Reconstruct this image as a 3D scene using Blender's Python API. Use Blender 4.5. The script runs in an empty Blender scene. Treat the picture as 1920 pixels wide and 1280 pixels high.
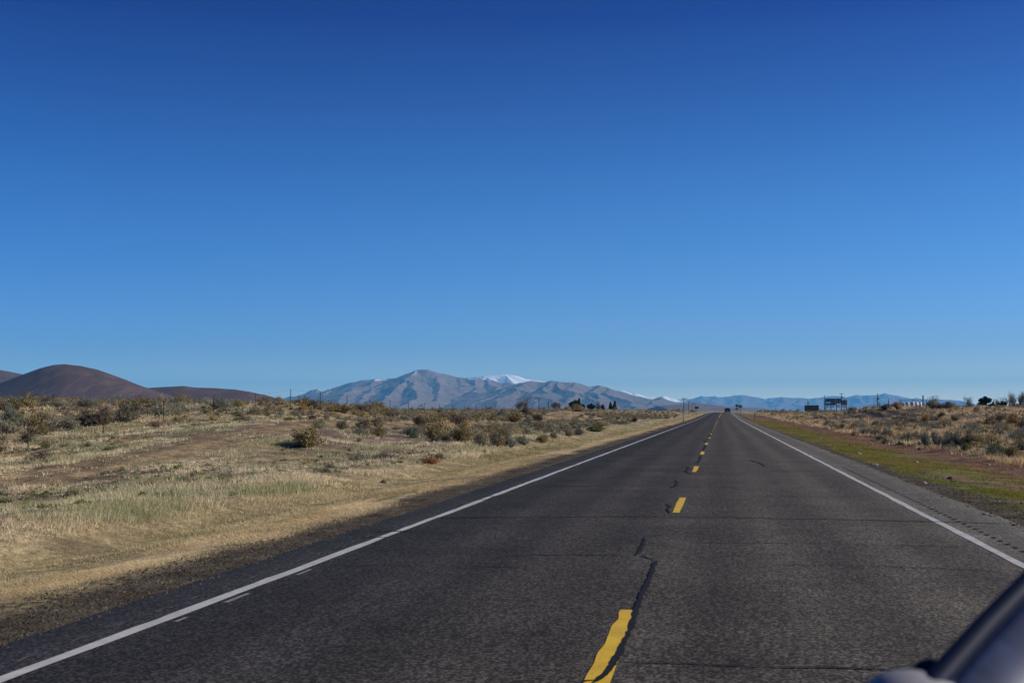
import bpy, math, random
import numpy as np
from mathutils import Vector

# ------------------------------------------------------------------ camera, sky, sun
sc = bpy.context.scene
COL = sc.collection
F, CAMH = 2245.0, 1.55                       # focal length in photo pixels, eye height in metres
YAW, PITCH = math.radians(9.864), math.radians(3.301)
cam_d = bpy.data.cameras.new("camera"); cam = bpy.data.objects.new("camera", cam_d); COL.objects.link(cam)
cam_d.sensor_width = 36.0; cam_d.lens = F / 1920 * 36
cam_d.clip_start = 0.05; cam_d.clip_end = 200000
cam.location = (0, 0, CAMH); cam.rotation_euler = (math.pi / 2 + PITCH, 0, YAW)
cam_d.dof.use_dof = True; cam_d.dof.focus_distance = 45.0; cam_d.dof.aperture_fstop = 7.0
sc.camera = cam

SUN_AZ, SUN_EL = math.radians(84), math.radians(27)      # azimuth clockwise from +Y (the road)
world = bpy.data.worlds.new("World"); sc.world = world; world.use_nodes = True
wn, wl = world.node_tree.nodes, world.node_tree.links
for n in list(wn): wn.remove(n)
sky = wn.new("ShaderNodeTexSky"); sky.sky_type = 'NISHITA'; sky.sun_disc = False
sky.sun_elevation = SUN_EL; sky.sun_rotation = SUN_AZ
sky.altitude = 1300; sky.air_density = 1.0; sky.dust_density = 0.15; sky.ozone_density = 2.6
bg = wn.new("ShaderNodeBackground"); bg.inputs[1].default_value = 0.105
gam = wn.new("ShaderNodeGamma"); gam.inputs[1].default_value = 1.28
hsv = wn.new("ShaderNodeHueSaturation"); hsv.inputs['Saturation'].default_value = 1.04
wo = wn.new("ShaderNodeOutputWorld")
wl.new(sky.outputs[0], gam.inputs[0]); wl.new(gam.outputs[0], hsv.inputs['Color']); # clear high-desert air: deeper blue with height and away from the sun
tcw = wn.new("ShaderNodeTexCoord"); spw = wn.new("ShaderNodeSeparateXYZ"); wl.new(tcw.outputs['Generated'], spw.inputs[0])
r1 = wn.new("ShaderNodeValToRGB"); wl.new(spw.outputs[2], r1.inputs[0]); r1.color_ramp.interpolation = 'B_SPLINE'
RAMP1 = [(0.0, (1.45, 1.42, 1.45)), (.018, (1.0, 1.0, 1.08)), (.037, (.56, .60, .80)), (.054, (.41, .50, .76)), (.12, (.30, .485, .74)), (.2, (.255, .465, .71)), (.30, (.125, .215, .515)), (.324, (.09, .175, .50)), (.6, (.13, .25, .5)), (1.0, (.15, .27, .5))]
while len(r1.color_ramp.elements) < len(RAMP1): r1.color_ramp.elements.new(.5)
for el, (ps, c) in zip(r1.color_ramp.elements, RAMP1): el.position = ps
for el, (ps, c) in zip(r1.color_ramp.elements, RAMP1): el.color = (c[0] / 2.4, c[1] / 2.4, c[2] / 2.4, 1)
dt = wn.new("ShaderNodeVectorMath"); dt.operation = 'DOT_PRODUCT'; wl.new(tcw.outputs['Generated'], dt.inputs[0]); dt.inputs[1].default_value = (math.cos(YAW), math.sin(YAW), 0)
mrw = wn.new("ShaderNodeMapRange"); wl.new(dt.outputs['Value'], mrw.inputs[0])
for i_, v_ in enumerate((-1, 1, 0, 1)): mrw.inputs[i_ + 1].default_value = v_
r2 = wn.new("ShaderNodeValToRGB"); wl.new(mrw.outputs[0], r2.inputs[0]); r2.color_ramp.interpolation = 'B_SPLINE'
RAMP2 = [(0.0, (.45, .58, .73)), (.3, (.48, .61, .75)), (.5, (.92, .94, .97)), (.7, (1., 1., 1.)), (1., (1., 1., 1.))]
while len(r2.color_ramp.elements) < len(RAMP2): r2.color_ramp.elements.new(.5)
for el, (ps, c) in zip(r2.color_ramp.elements, RAMP2): el.position = ps
for el, (ps, c) in zip(r2.color_ramp.elements, RAMP2): el.color = (*c, 1)
def wmul(a, b):
    n = wn.new("ShaderNodeMix"); n.data_type = 'RGBA'; n.blend_type = 'MULTIPLY'; n.inputs[0].default_value = 1; n.clamp_result = False
    wl.new(a, n.inputs[6]); wl.new(b, n.inputs[7]); return n.outputs[2]
dbl = wn.new("ShaderNodeVectorMath"); dbl.operation = 'SCALE'; dbl.inputs[3].default_value = 2.0
wl.new(wmul(wmul(hsv.outputs[0], r1.outputs[0]), r2.outputs[0]), dbl.inputs[0]); wl.new(dbl.outputs[0], bg.inputs[0]); wl.new(bg.outputs[0], wo.inputs[0])

sun_d = bpy.data.lights.new("sun", 'SUN'); sun_d.energy = 5.0; sun_d.angle = math.radians(0.53); sun_d.color = (1.0, 0.92, 0.80)
sun = bpy.data.objects.new("sun", sun_d); COL.objects.link(sun)
sdir = Vector((math.sin(SUN_AZ) * math.cos(SUN_EL), math.cos(SUN_AZ) * math.cos(SUN_EL), math.sin(SUN_EL)))
sun.rotation_euler = sdir.to_track_quat('Z', 'Y').to_euler()
sc.view_settings.view_transform = 'Standard'; sc.view_settings.look = 'None'
sc.view_settings.exposure = 0.28; sc.view_settings.gamma = 1.0
sc.render.engine = 'CYCLES'
sc.cycles.max_bounces = 6; sc.cycles.diffuse_bounces = 3; sc.cycles.transparent_max_bounces = 8
sc.cycles.use_denoising = True
sc.cycles.pixel_filter_type = 'BLACKMAN_HARRIS'; sc.cycles.filter_width = 1.5

# ------------------------------------------------------------------ helpers
rng = np.random.default_rng(7)
random.seed(7)
ca, sa = math.cos(YAW), math.sin(YAW); cp, sp = math.cos(PITCH), math.sin(PITCH)
FWD = np.array([-sa * cp, ca * cp, sp]); RGT = np.array([ca, sa, 0.0]); UPV = np.cross(RGT, FWD)

def _h(ix, iy, seed):
    n = (ix.astype(np.int64) * 374761393 + iy.astype(np.int64) * 668265263 + seed * 1442695041) & 0x7fffffff
    n = ((n ^ (n >> 13)) * 1274126177) & 0x7fffffff
    return ((n ^ (n >> 16)) & 0xffff) / 65535.0

def vnoise(x, y, seed=0):
    x = np.asarray(x, float); y = np.asarray(y, float)
    ix, iy = np.floor(x), np.floor(y); fx, fy = x - ix, y - iy
    fx = fx * fx * (3 - 2 * fx); fy = fy * fy * (3 - 2 * fy)
    a = _h(ix, iy, seed); b = _h(ix + 1, iy, seed); c = _h(ix, iy + 1, seed); d = _h(ix + 1, iy + 1, seed)
    return (a * (1 - fx) + b * fx) * (1 - fy) + (c * (1 - fx) + d * fx) * fy

def fbm(x, y, seed=0, octv=4):
    s, a, t = 0, 1.0, 0
    for k in range(octv):
        s = s + a * vnoise(x * 2 ** k, y * 2 ** k, seed + k * 17); t += a; a *= 0.5
    return s / t

def sstep(a, b, x):
    t = np.clip((np.asarray(x, float) - a) / (b - a), 0, 1); return t * t * (3 - 2 * t)

def mesh_np(name, v, f, mat=None, col=None, smooth=False, sizes=None):
    """v (n,3), f (m,k) array -> mesh; col per-vertex colours"""
    me = bpy.data.meshes.new(name)
    v = np.asarray(v, np.float32); f = np.asarray(f, np.int32)
    me.vertices.add(len(v)); me.vertices.foreach_set("co", v.ravel())
    k = f.shape[1]
    me.loops.add(f.size); me.loops.foreach_set("vertex_index", f.ravel())
    me.polygons.add(len(f)); me.polygons.foreach_set("loop_start", np.arange(0, f.size, k, dtype=np.int32))
    me.polygons.foreach_set("loop_total", np.full(len(f), k, np.int32))
    if smooth: me.polygons.foreach_set("use_smooth", np.ones(len(f), bool))
    me.update(calc_edges=True)
    if col is not None:
        a = me.color_attributes.new("Col", 'FLOAT_COLOR', 'POINT')
        c = np.ones((len(v), 4), np.float32); c[:, :3] = col; a.data.foreach_set("color", c.ravel())
    if mat: me.materials.append(mat)
    return me

def link(name, me, parent=None, loc=None, rz=0.0, scale=None):
    o = bpy.data.objects.new(name, me); COL.objects.link(o)
    if parent: o.parent = parent
    if loc is not None: o.location = loc
    if rz: o.rotation_euler = (0, 0, rz)
    if scale is not None: o.scale = scale if hasattr(scale, '__len__') else (scale,) * 3
    return o

def tag(o, label=None, cat=None, group=None, kind=None):
    if label: o['label'] = label
    if cat: o['category'] = cat
    if group: o['group'] = group
    if kind: o['kind'] = kind
    return o

class MB:
    """collects boxes, tubes and polygons into one mesh"""
    def __init__(s): s.v = []; s.f = []
    def quad(s, pts):
        b = len(s.v); s.v += [tuple(p) for p in pts]; s.f.append(tuple(range(b, b + len(pts))))
    def box(s, c, d, rz=0, taper=1.0):
        b = len(s.v); cr, sr = math.cos(rz), math.sin(rz)
        for dz in (-1, 1):
            t = taper if dz > 0 else 1
            for dx, dy in ((-1, -1), (1, -1), (1, 1), (-1, 1)):
                x, y = dx * d[0] / 2 * t, dy * d[1] / 2 * t
                s.v.append((c[0] + x * cr - y * sr, c[1] + x * sr + y * cr, c[2] + dz * d[2] / 2))
        s.f += [(b, b+3, b+2, b+1), (b+4, b+5, b+6, b+7)] + [(b+i, b+(i+1) % 4, b+(i+1) % 4+4, b+i+4) for i in range(4)]
        return s
    def tube(s, pts, radii, n=6, cap=True):
        pts = [Vector(p) for p in pts]; b0 = len(s.v)
        if not hasattr(radii, '__len__'): radii = [radii] * len(pts)
        for i, p in enumerate(pts):
            d = (pts[min(i + 1, len(pts) - 1)] - pts[max(i - 1, 0)]).normalized()
            a = d.orthogonal().normalized() if abs(d.z) > .99 else d.cross(Vector((0, 0, 1))).normalized()
            c = d.cross(a)
            for k in range(n):
                t = 2 * math.pi * k / n
                s.v.append(tuple(p + (a * math.cos(t) + c * math.sin(t)) * radii[i]))
        for i in range(len(pts) - 1):
            for k in range(n):
                q = b0 + i * n
                s.f.append((q + k, q + (k + 1) % n, q + n + (k + 1) % n, q + n + k))
        if cap:
            s.f.append(tuple(b0 + k for k in range(n))[::-1]); s.f.append(tuple(b0 + (len(pts) - 1) * n + k for k in range(n)))
        return s
    def lathe(s, prof, n=16, c=(0, 0, 0)):
        b = len(s.v)
        for r, z in prof:
            for k in range(n):
                t = 2 * math.pi * k / n; s.v.append((c[0] + r * math.cos(t), c[1] + r * math.sin(t), c[2] + z))
        for i in range(len(prof) - 1):
            for k in range(n):
                q = b + i * n; s.f.append((q + k, q + (k + 1) % n, q + n + (k + 1) % n, q + n + k))
        return s
    def mesh(s, name, mat, smooth=False, bevel=0):
        me = bpy.data.meshes.new(name); me.from_pydata(s.v, [], s.f); me.materials.append(mat); me.update()
        if smooth: me.polygons.foreach_set("use_smooth", np.ones(len(me.polygons), bool))
        return me
    def build(s, name, mat, parent=None, loc=None, rz=0, smooth=False):
        return link(name, s.mesh(name, mat, smooth), parent, loc, rz)

def nodes_of(name):
    m = bpy.data.materials.new(name); m.use_nodes = True
    nt = m.node_tree; return m, nt, nt.nodes, nt.links, nt.nodes['Principled BSDF']

def mix_rgb(nt, fac, a, b, mode='MIX'):
    n = nt.nodes.new("ShaderNodeMix"); n.data_type = 'RGBA'; n.blend_type = mode
    for inp, val in ((n.inputs[0], fac), (n.inputs[6], a), (n.inputs[7], b)):
        if hasattr(val, 'links') or hasattr(val, 'is_linked'): nt.links.new(val, inp)
        elif isinstance(val, (int, float)): inp.default_value = val
        else: inp.default_value = (*val, 1)
    return n.outputs[2]

def noise_node(nt, scale, detail=3, rough=.55, vec=None, out='Fac'):
    n = nt.nodes.new("ShaderNodeTexNoise"); n.inputs['Scale'].default_value = scale
    n.inputs['Detail'].default_value = detail; n.inputs['Roughness'].default_value = rough
    if vec is not None: nt.links.new(vec, n.inputs['Vector'])
    return n.outputs[out]

def maprange(nt, v, a, b, c=0., d=1.):
    n = nt.nodes.new("ShaderNodeMapRange"); nt.links.new(v, n.inputs[0])
    for i, x in enumerate((a, b, c, d)): n.inputs[i + 1].default_value = x
    return n.outputs[0]

def objcoord(nt): return nt.nodes.new("ShaderNodeTexCoord").outputs['Object']

def simple(name, color, rough=.7, metal=0., var=.18, scale=4., spec=.4, coat=0):
    """painted / weathered surface: base colour broken up by two noises"""
    m, nt, N, L, P = nodes_of(name)
    v = objcoord(nt)
    f = maprange(nt, noise_node(nt, scale, 5, .6, v), .3, .7)
    dark = tuple(c * (1 - var) for c in color); lite = tuple(min(1, c * (1 + var)) for c in color)
    L.new(mix_rgb(nt, f, dark, lite), P.inputs['Base Color'])
    P.inputs['Roughness'].default_value = rough; P.inputs['Metallic'].default_value = metal
    P.inputs['Specular IOR Level'].default_value = spec
    if coat: P.inputs['Coat Weight'].default_value = coat; P.inputs['Coat Roughness'].default_value = .05
    return m

def foliage(name, color, transl=.25, attr=True, var=.25):
    """leaf / blade material: per-vertex tint x colour, a little light passes through"""
    m, nt, N, L, P = nodes_of(name)
    P.inputs['Roughness'].default_value = .85; P.inputs['Specular IOR Level'].default_value = .15
    oi = N.new("ShaderNodeObjectInfo")
    c = mix_rgb(nt, oi.outputs['Random'], tuple(x * (1 - var) for x in color), tuple(x * (1 + var) for x in color))
    if attr:
        at = N.new("ShaderNodeAttribute"); at.attribute_name = "Col"
        c = mix_rgb(nt, 1.0, c, at.outputs['Color'], 'MULTIPLY')
    L.new(c, P.inputs['Base Color'])
    tr = N.new("ShaderNodeBsdfTranslucent"); L.new(c, tr.inputs[0])
    ms = N.new("ShaderNodeMixShader"); ms.inputs[0].default_value = transl
    L.new(P.outputs[0], ms.inputs[1]); L.new(tr.outputs[0], ms.inputs[2])
    L.new(ms.outputs[0], N['Material Output'].inputs[0])
    return m

# ------------------------------------------------------------------ terrain
def road_h(y): return 0.80 * sstep(170, 470, y) - 6.0 * sstep(520, 1200, y)
def road_dx(y):
    y = np.clip(np.asarray(y, float), 0, 1500); return 1.5 * (y / 500.0) ** 2
ASPH_L, LINE_L, CENTRE, LINE_R, ASPH_R = -4.72, -4.10, -0.68, 2.97, 4.0

TAB = {
 -600: [(-50, 2), (100, 3), (300, 2), (500, 1), (1200, -3)],
 -200: [(-50, 0), (60, 1.4), (120, 2.3), (200, 2.0), (330, 1.5), (500, 1.), (1200, -3)],
 -90: [(-50, -.5), (50, .3), (90, 1.9), (130, 2.2), (180, 1.6), (300, 1.45), (420, 1.5), (600, 0), (1200, -3)],
 -60: [(-50, -.8), (45, -.3), (60, .6), (90, 1.9), (120, 2.0), (160, 1.3), (200, 1.2), (300, 1.4), (420, 1.5), (600, 0), (1200, -3)],
 -33: [(-50, -.9), (45, -.85), (53, -.6), (60, .3), (67, .85), (75, 1.35), (81, 1.55), (89, 1.95), (96, 1.85), (103, 1.75), (110, 1.35), (117, 1.28), (131, 1.15), (139, .9), (150, .9), (200, 1.1), (300, 1.35), (400, 1.3), (600, -.5), (1200, -4)],
 -21: [(-50, -.9), (20, -.9), (33, -.62), (40, 0), (47, .5), (52, .8), (61, 1.1), (68, .8), (75, .45), (85, .35), (100, .2), (145, .15), (153, .3), (162, 1.1), (170, 1.35), (220, 1.3), (300, 1.2), (400, 1.2), (600, -1), (1200, -5)],
 -14: [(-50, -.4), (20, -.35), (35, -.12), (45, .1), (60, .2), (75, .08), (90, -.05), (140, 0.), (170, .35), (220, .5), (330, .9), (430, 1.0), (600, -1), (1200, -6)],
 -9.5: [(-50, .12), (40, .1), (90, .02), (150, 0.), (200, .1), (300, .42), (470, .85), (600, .5), (1200, -6)],
 -8: [(-50, -.22), (60, -.22), (150, -.15), (200, -.08), (300, .3), (470, .8), (600, .5), (1200, -6)],
 8.5: [(-50, -.28), (60, -.25), (150, -.2), (200, -.15), (300, .25), (470, .8), (600, .5), (1200, -6)],
 12: [(-50, -.1), (60, -.05), (150, .05), (200, .2), (300, .55), (400, .8), (500, .7), (700, -1), (1200, -6)],
 20: [(-50, 0), (60, .05), (110, .05), (132, .12), (150, 1.0), (166, 1.9), (185, 1.4), (220, .85), (300, .8), (400, .8), (600, 0), (1200, -4)],
 27: [(-50, .1), (60, .15), (100, .2), (120, .6), (140, 1.4), (160, 2.05), (190, 1.8), (240, .95), (300, .85), (400, .8), (600, 0), (1200, -4)],
 45: [(-50, .2), (60, .3), (90, .7), (120, 1.5), (160, 1.85), (220, 1.8), (300, 1.2), (450, .9), (700, 0), (1200, -3)],
 90: [(-50, .5), (80, .8), (120, 1.6), (200, 1.95), (350, 1.6), (600, .8), (1200, -2)],
 600: [(-50, 1), (200, 1.5), (500, 1), (1200, -3)],
}
_xs = np.concatenate([np.arange(-600, -60, 6), np.arange(-60, 60, 1.0), np.arange(60, 601, 6)])
_ys = np.arange(-60, 1212, 2.0)
_tx = sorted(TAB)
_rows = np.array([np.interp(_ys, *zip(*TAB[t])) for t in _tx])
_G = np.empty((len(_xs), len(_ys)))
for _j in range(len(_ys)): _G[:, _j] = np.interp(_xs, _tx, _rows[:, _j])
for _ in range(3):
    _G[:, 1:-1] = (_G[:, :-2] + 2 * _G[:, 1:-1] + _G[:, 2:]) / 4

def terrain(x, y):
    x = np.asarray(x, float); y = np.asarray(y, float)
    xr = x - road_dx(y)                                  # lateral distance from the road's own line
    xi = np.clip(np.interp(xr, _xs, np.arange(len(_xs))), 0, len(_xs) - 1.001)
    yi = np.clip((y - _ys[0]) / 2.0, 0, len(_ys) - 1.001)
    a, b = xi.astype(int), yi.astype(int); fx, fy = xi - a, yi - b
    h = (_G[a, b] * (1 - fx) + _G[a + 1, b] * fx) * (1 - fy) + (_G[a, b + 1] * (1 - fx) + _G[a + 1, b + 1] * fx) * fy
    rh = road_h(y)
    # blend to road profile between the asphalt and the ditch
    wl_ = sstep(-8.2, -5.2, xr) * sstep(10, 5, np.abs(xr) * 0 + np.where(xr < 0, 0, 99))
    wl_ = np.where(xr < 0, sstep(-8.0, -5.3, xr), sstep(8.3, 4.6, xr)) if False else np.where(xr < 0, sstep(-8.0, -5.3, xr), 1 - sstep(4.4, 8.2, xr))
    h = h * (1 - wl_) + (rh - 0.035) * wl_
    # roughness, growing away from the road
    w = sstep(5.5, 10, np.abs(xr)) * (1 - sstep(900, 1500, y))
    n = (fbm(x / 9, y / 9, 3, 3) - .5) * .45 + (fbm(x / 1.6, y / 1.6, 11, 3) - .5) * .30
    # two wheel ruts of the dirt track at xr = -21
    tr = np.abs(np.abs(xr + 21.2 - 1.2 * np.sin(y / 23)) - .85)
    rut = -.10 * np.exp(-(tr / .28) ** 2) * (np.abs(xr + 21) < 5)
    # cut slope with gullies on the mound right of the road
    cut = np.exp(-((xr - 20 + (y - 145) * .06) / 3.2) ** 2) * sstep(131, 136, y) * (1 - sstep(160, 166, y))
    n = n - cut * .24 * np.abs(np.sin((xr + (y - 145) * .10) * 1.5))
    # small ditch edge bank on the left
    h = h + n * w + rut * sstep(10, 12, np.abs(xr))
    far = sstep(600, 1400, np.hypot(x, y))
    return h * (1 - far) + (-3.0) * far

def th(x, y): return float(terrain(np.array([x]), np.array([y]))[0])

def hit(px, py, dflt=300.):
    """where the sight line through a photo pixel meets the terrain; past the skyline: dflt metres away"""
    d = RGT * (px - 960) / F + UPV * (640 - py) / F + FWD; d = d / math.hypot(d[0], d[1])
    t = np.concatenate([np.arange(5, 120, .1), np.arange(120, 520, .4)])
    x, y, z = d[0] * t, d[1] * t, CAMH + d[2] * t
    below = np.nonzero(z < terrain(x, y))[0]
    if len(below): i = below[0]; return np.array([x[i], y[i], float(terrain(x[i:i+1], y[i:i+1])[0])])
    return np.array([d[0] * dflt, d[1] * dflt, th(d[0] * dflt, d[1] * dflt)])

def at(px, depth, py=None):
    """a point at a given depth along the view axis; on the terrain unless py gives its height"""
    r = (px - 960) / F * depth
    x, y = r * ca - depth * sa, r * sa + depth * ca
    if py is None: return np.array([x, y, th(x, y)])
    return np.array([x, y, CAMH + (769.5 - py) * depth / F])

def zonecol(x, y):
    """natural ground colour (soil, litter, straw, moss, gravel) by where it lies"""
    xr = x - road_dx(y)
    n1 = fbm(x / 5, y / 5, 21, 4); n2 = fbm(x / 1.2, y / 1.2, 31, 4); n3 = fbm(x / 14, y / 14, 41, 3)
    n4 = fbm(x / .9, y / 4.5, 51, 4)
    C = lambda *c: np.array(c)[None, :]
    def mx(a, b, t): t = np.clip(t, 0, 1)[:, None]; return a * (1 - t) + b * t
    soil = C(.165, .120, .080); straw = C(.42, .33, .19); green = C(.110, .100, .030)
    gravel = C(.080, .063, .043); red = C(.140, .078, .055); sand = C(.27, .195, .11); dark = C(.085, .07, .055)
    c = mx(soil + 0 * x[:, None], straw * .72, sstep(.42, .62, n1 * .5 + n2 * .5))
    c = mx(c, green * 1.1, sstep(.55, .72, n2 * .6 + n3 * .4) * .5)
    c = mx(c, dark, sstep(.55, .7, n3) * .35)
    # left: open grey-brown soil between Y 60 and 110
    c = mx(c, C(.16, .125, .10), sstep(-26, -20, xr) * (1 - sstep(-12, -9, xr)) * sstep(38, 55, y) * (1 - sstep(85, 115, y)) * sstep(.3, .5, n1))
    # dirt track
    tr = np.abs(xr + 21.2 - 1.2 * np.sin(y / 23) + (n1 - .5) * 2)
    c = mx(c, sand, (1 - sstep(1.0, 2.6, tr)) * (.25 + .75 * sstep(.4, .55, n2)) * (1 - sstep(240, 300, y)))
    c = mx(c, soil * .8, np.exp(-((np.abs(tr) - .1) / .35) ** 2) * .5 * (1 - sstep(240, 300, y)))
    # knoll of yellow dirt
    c = mx(c, sand * .95, np.exp(-((xr + 27) / 8) ** 2 - ((y - 72) / 20) ** 2) * .9)
    wob = (n4 - .5) * 1.5
    L = xr + wob
    c = mx(c, straw * .85, sstep(-10.5, -9.2, L) * (xr < 0) * .6)
    c = mx(c, green * 1.15, sstep(-8.8, -7.6, L) * (xr < 0) * .4)
    c = mx(c, straw * 1.05, sstep(-7.2, -6.5, L) * (xr < 0) * (.2 + .8 * sstep(.44, .56, n4)))
    c = mx(c, gravel * 1.05, sstep(-5.85, -5.5, xr + wob * .3) * (xr < 0))
    # right verge
    r = xr + (n4 - .5) * 2.2
    s = (xr > 0)
    c = mx(c, red * (0.8 + .5 * n2[:, None]), (1 - sstep(9.2, 10.6, r)) * s * .92)
    c = mx(c, green * C(1.05, 1.3, .9), (1 - sstep(6.6, 8.4, r)) * s * (.08 + .92 * sstep(.38, .56, n4)) * (1 - sstep(100, 170, y) * .6))
    c = mx(c, gravel, (1 - sstep(4.5, 5.2, r)) * s)
    # the dark cut slope on the mound
    cut = np.exp(-((xr - 20 + (y - 145) * .06) / 3.4) ** 2) * sstep(131, 136, y) * (1 - sstep(158, 166, y))
    c = mx(c, C(.070, .056, .044), cut * 1.3 * sstep(.1, .6, np.abs(np.sin((xr + (y - 145) * .10) * 1.5)) + (n2 - .5)))
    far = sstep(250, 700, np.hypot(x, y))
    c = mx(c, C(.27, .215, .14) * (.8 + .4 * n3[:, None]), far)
    return np.clip(c * (.82 + .36 * n2[:, None]), 0, 1)

# ground sheet
gx = np.unique(np.round(np.concatenate([np.arange(-9.2, -4.4, .16), np.arange(-36, -9.2, .4), np.arange(-70, -36, 1.2), -70 * 1.14 ** np.arange(0, 45),
     np.arange(-4.4, 4, 1.2), np.arange(3.9, 11, .18), np.arange(11, 36, .5), np.arange(36, 75, 1.5), 75 * 1.14 ** np.arange(0, 45)]), 3))
gy = np.unique(np.round(np.concatenate([-20 * 1.5 ** np.arange(0, 18)[::-1], np.arange(-18, 4, 2), np.arange(4, 110, .45), np.arange(110, 220, .9), np.arange(220, 520, 3), 520 * 1.07 ** np.arange(0, 64)]), 3))
X, Y = np.meshgrid(gx, gy, indexing='ij')
Xw = X + road_dx(Y) * (np.abs(X) < 600)
Z = terrain(Xw.ravel(), Y.ravel())
nx, ny = X.shape
idx = np.arange(nx * ny).reshape(nx, ny)
fq = np.stack([idx[:-1, :-1], idx[1:, :-1], idx[1:, 1:], idx[:-1, 1:]], -1).reshape(-1, 4)
V = np.stack([np.clip(Xw.ravel(), -24000, 24000), np.clip(Y.ravel(), -19000, 38500), Z], 1)

gm, nt, N, L, P = nodes_of("desert_soil")
P.inputs['Roughness'].default_value = .95; P.inputs['Specular IOR Level'].default_value = .1
at_ = N.new("ShaderNodeAttribute"); at_.attribute_name = "Col"
oc = objcoord(nt)
f1 = maprange(nt, noise_node(nt, 7, 6, .7, oc), .32, .68, .55, 1.45)
f2 = maprange(nt, noise_node(nt, 38, 4, .7, oc), .3, .7, .7, 1.3)
mu = N.new("ShaderNodeMath"); mu.operation = 'MULTIPLY'; L.new(f1, mu.inputs[0]); L.new(f2, mu.inputs[1])
f3 = maprange(nt, noise_node(nt, 1.4, 5, .65, oc), .35, .65, .60, 1.32); mu3 = N.new("ShaderNodeMath"); mu3.operation = 'MULTIPLY'; L.new(mu.outputs[0], mu3.inputs[0]); L.new(f3, mu3.inputs[1]); mu = mu3
vm = N.new("ShaderNodeVectorMath"); vm.operation = 'SCALE'; L.new(at_.outputs['Color'], vm.inputs[0]); L.new(mu.outputs[0], vm.inputs[3])
L.new(vm.outputs[0], P.inputs['Base Color'])
bp = N.new("ShaderNodeBump"); bp.inputs['Strength'].default_value = .9; bp.inputs['Distance'].default_value = .05
L.new(noise_node(nt, 12, 6, .7, oc), bp.inputs['Height']); L.new(bp.outputs[0], P.inputs['Normal'])
tag(link("ground", mesh_np("ground", V, fq, gm, zonecol(V[:, 0], V[:, 1]), True)), kind='structure')

# ------------------------------------------------------------------ road
def ribbon(x0, x1, ys, dz, wob=0., seed=1):
    """a strip of road-following surface between two lateral offsets; returns v, f"""
    ys = np.asarray(ys, float); n = len(ys)
    xl = x0 + road_dx(ys) + (vnoise(ys * 3.1, ys * 0, seed) * .5 + vnoise(ys * .7, ys * 0, seed + 2) * .5 - .5) * wob
    xr_ = x1 + road_dx(ys) + (vnoise(ys * .9, ys * 0, seed + 5) - .5) * wob
    z = road_h(ys) + dz
    v = np.empty((2 * n, 3)); v[0::2] = np.stack([xl, ys, z], 1); v[1::2] = np.stack([xr_, ys, z], 1)
    i = np.arange(n - 1) * 2
    return v, np.stack([i, i + 1, i + 3, i + 2], 1)

def join(parts):
    vs, fs, b = [], [], 0
    for v, f in parts: vs.append(v); fs.append(f + b); b += len(v)
    return np.concatenate(vs), np.concatenate(fs)

ry = np.concatenate([np.arange(-30, 100, 1.0), np.arange(100, 1250, 5)])
am, nt, N, L, P = nodes_of("asphalt")
oc = objcoord(nt)
sx = N.new("ShaderNodeSeparateXYZ"); L.new(oc, sx.inputs[0])
agg = N.new("ShaderNodeTexVoronoi"); agg.inputs['Scale'].default_value = 56; L.new(oc, agg.inputs['Vector'])
bwn = N.new("ShaderNodeRGBToBW"); L.new(agg.outputs['Color'], bwn.inputs[0])
stone = maprange(nt, bwn.outputs[0], .50, .72, .0, 1.)
fine = maprange(nt, noise_node(nt, 120, 3, .7, oc), .42, .62, .0, .8)
lane = mix_rgb(nt, stone, (.021, .0192, .0172), (.140, .123, .102))
lane = mix_rgb(nt, fine, lane, (.042, .037, .0315))
blot = maprange(nt, noise_node(nt, .55, 5, .6, oc), .35, .65, .82, 1.18)
# tyre-polished bands and shoulder of a lighter, older mix
mp = N.new("ShaderNodeMapping"); mp.inputs['Scale'].default_value = (1.1, .03, 1); L.new(oc, mp.inputs[0])
band = maprange(nt, noise_node(nt, 1.6, 3, .6, mp.outputs[0]), .3, .7, .86, 1.14)
shl = mix_rgb(nt, stone, (.046, .043, .037), (.135, .127, .108))
inside = N.new("ShaderNodeMath"); inside.operation = 'COMPARE'; L.new(sx.outputs[0], inside.inputs[0]); inside.inputs[1].default_value = (LINE_L + LINE_R) / 2; inside.inputs[2].default_value = (LINE_R - LINE_L) / 2
base = mix_rgb(nt, inside.outputs[0], shl, lane)
mp2 = N.new("ShaderNodeMapping"); mp2.inputs['Scale'].default_value = (26, 3.2, 1); L.new(oc, mp2.inputs[0])
streak = maprange(nt, noise_node(nt, 1.0, 4, .65, mp2.outputs[0]), .3, .7, .70, 1.30)
mp3 = N.new("ShaderNodeMapping"); mp3.inputs['Scale'].default_value = (1.0, .012, 1); L.new(oc, mp3.inputs[0])
wv = N.new("ShaderNodeTexWave"); wv.inputs['Scale'].default_value = .27; wv.inputs['Distortion'].default_value = 1.2; wv.inputs['Detail'].default_value = 3; L.new(mp3.outputs[0], wv.inputs['Vector'])
track = maprange(nt, wv.outputs['Fac'], 0, 1, .84, 1.14)
mm0 = N.new("ShaderNodeMath"); mm0.operation = 'MULTIPLY'; L.new(blot, mm0.inputs[0]); L.new(band, mm0.inputs[1])
mm1 = N.new("ShaderNodeMath"); mm1.operation = 'MULTIPLY'; L.new(mm0.outputs[0], mm1.inputs[0]); L.new(streak, mm1.inputs[1])
mm = N.new("ShaderNodeMath"); mm.operation = 'MULTIPLY'; L.new(mm1.outputs[0], mm.inputs[0]); L.new(track, mm.inputs[1])
sc_ = N.new("ShaderNodeVectorMath"); sc_.operation = 'SCALE'; L.new(base, sc_.inputs[0]); L.new(mm.outputs[0], sc_.inputs[3])
L.new(sc_.outputs[0], P.inputs['Base Color']); P.inputs['Roughness'].default_value = .9; P.inputs['Specular IOR Level'].default_value = .12
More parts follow.
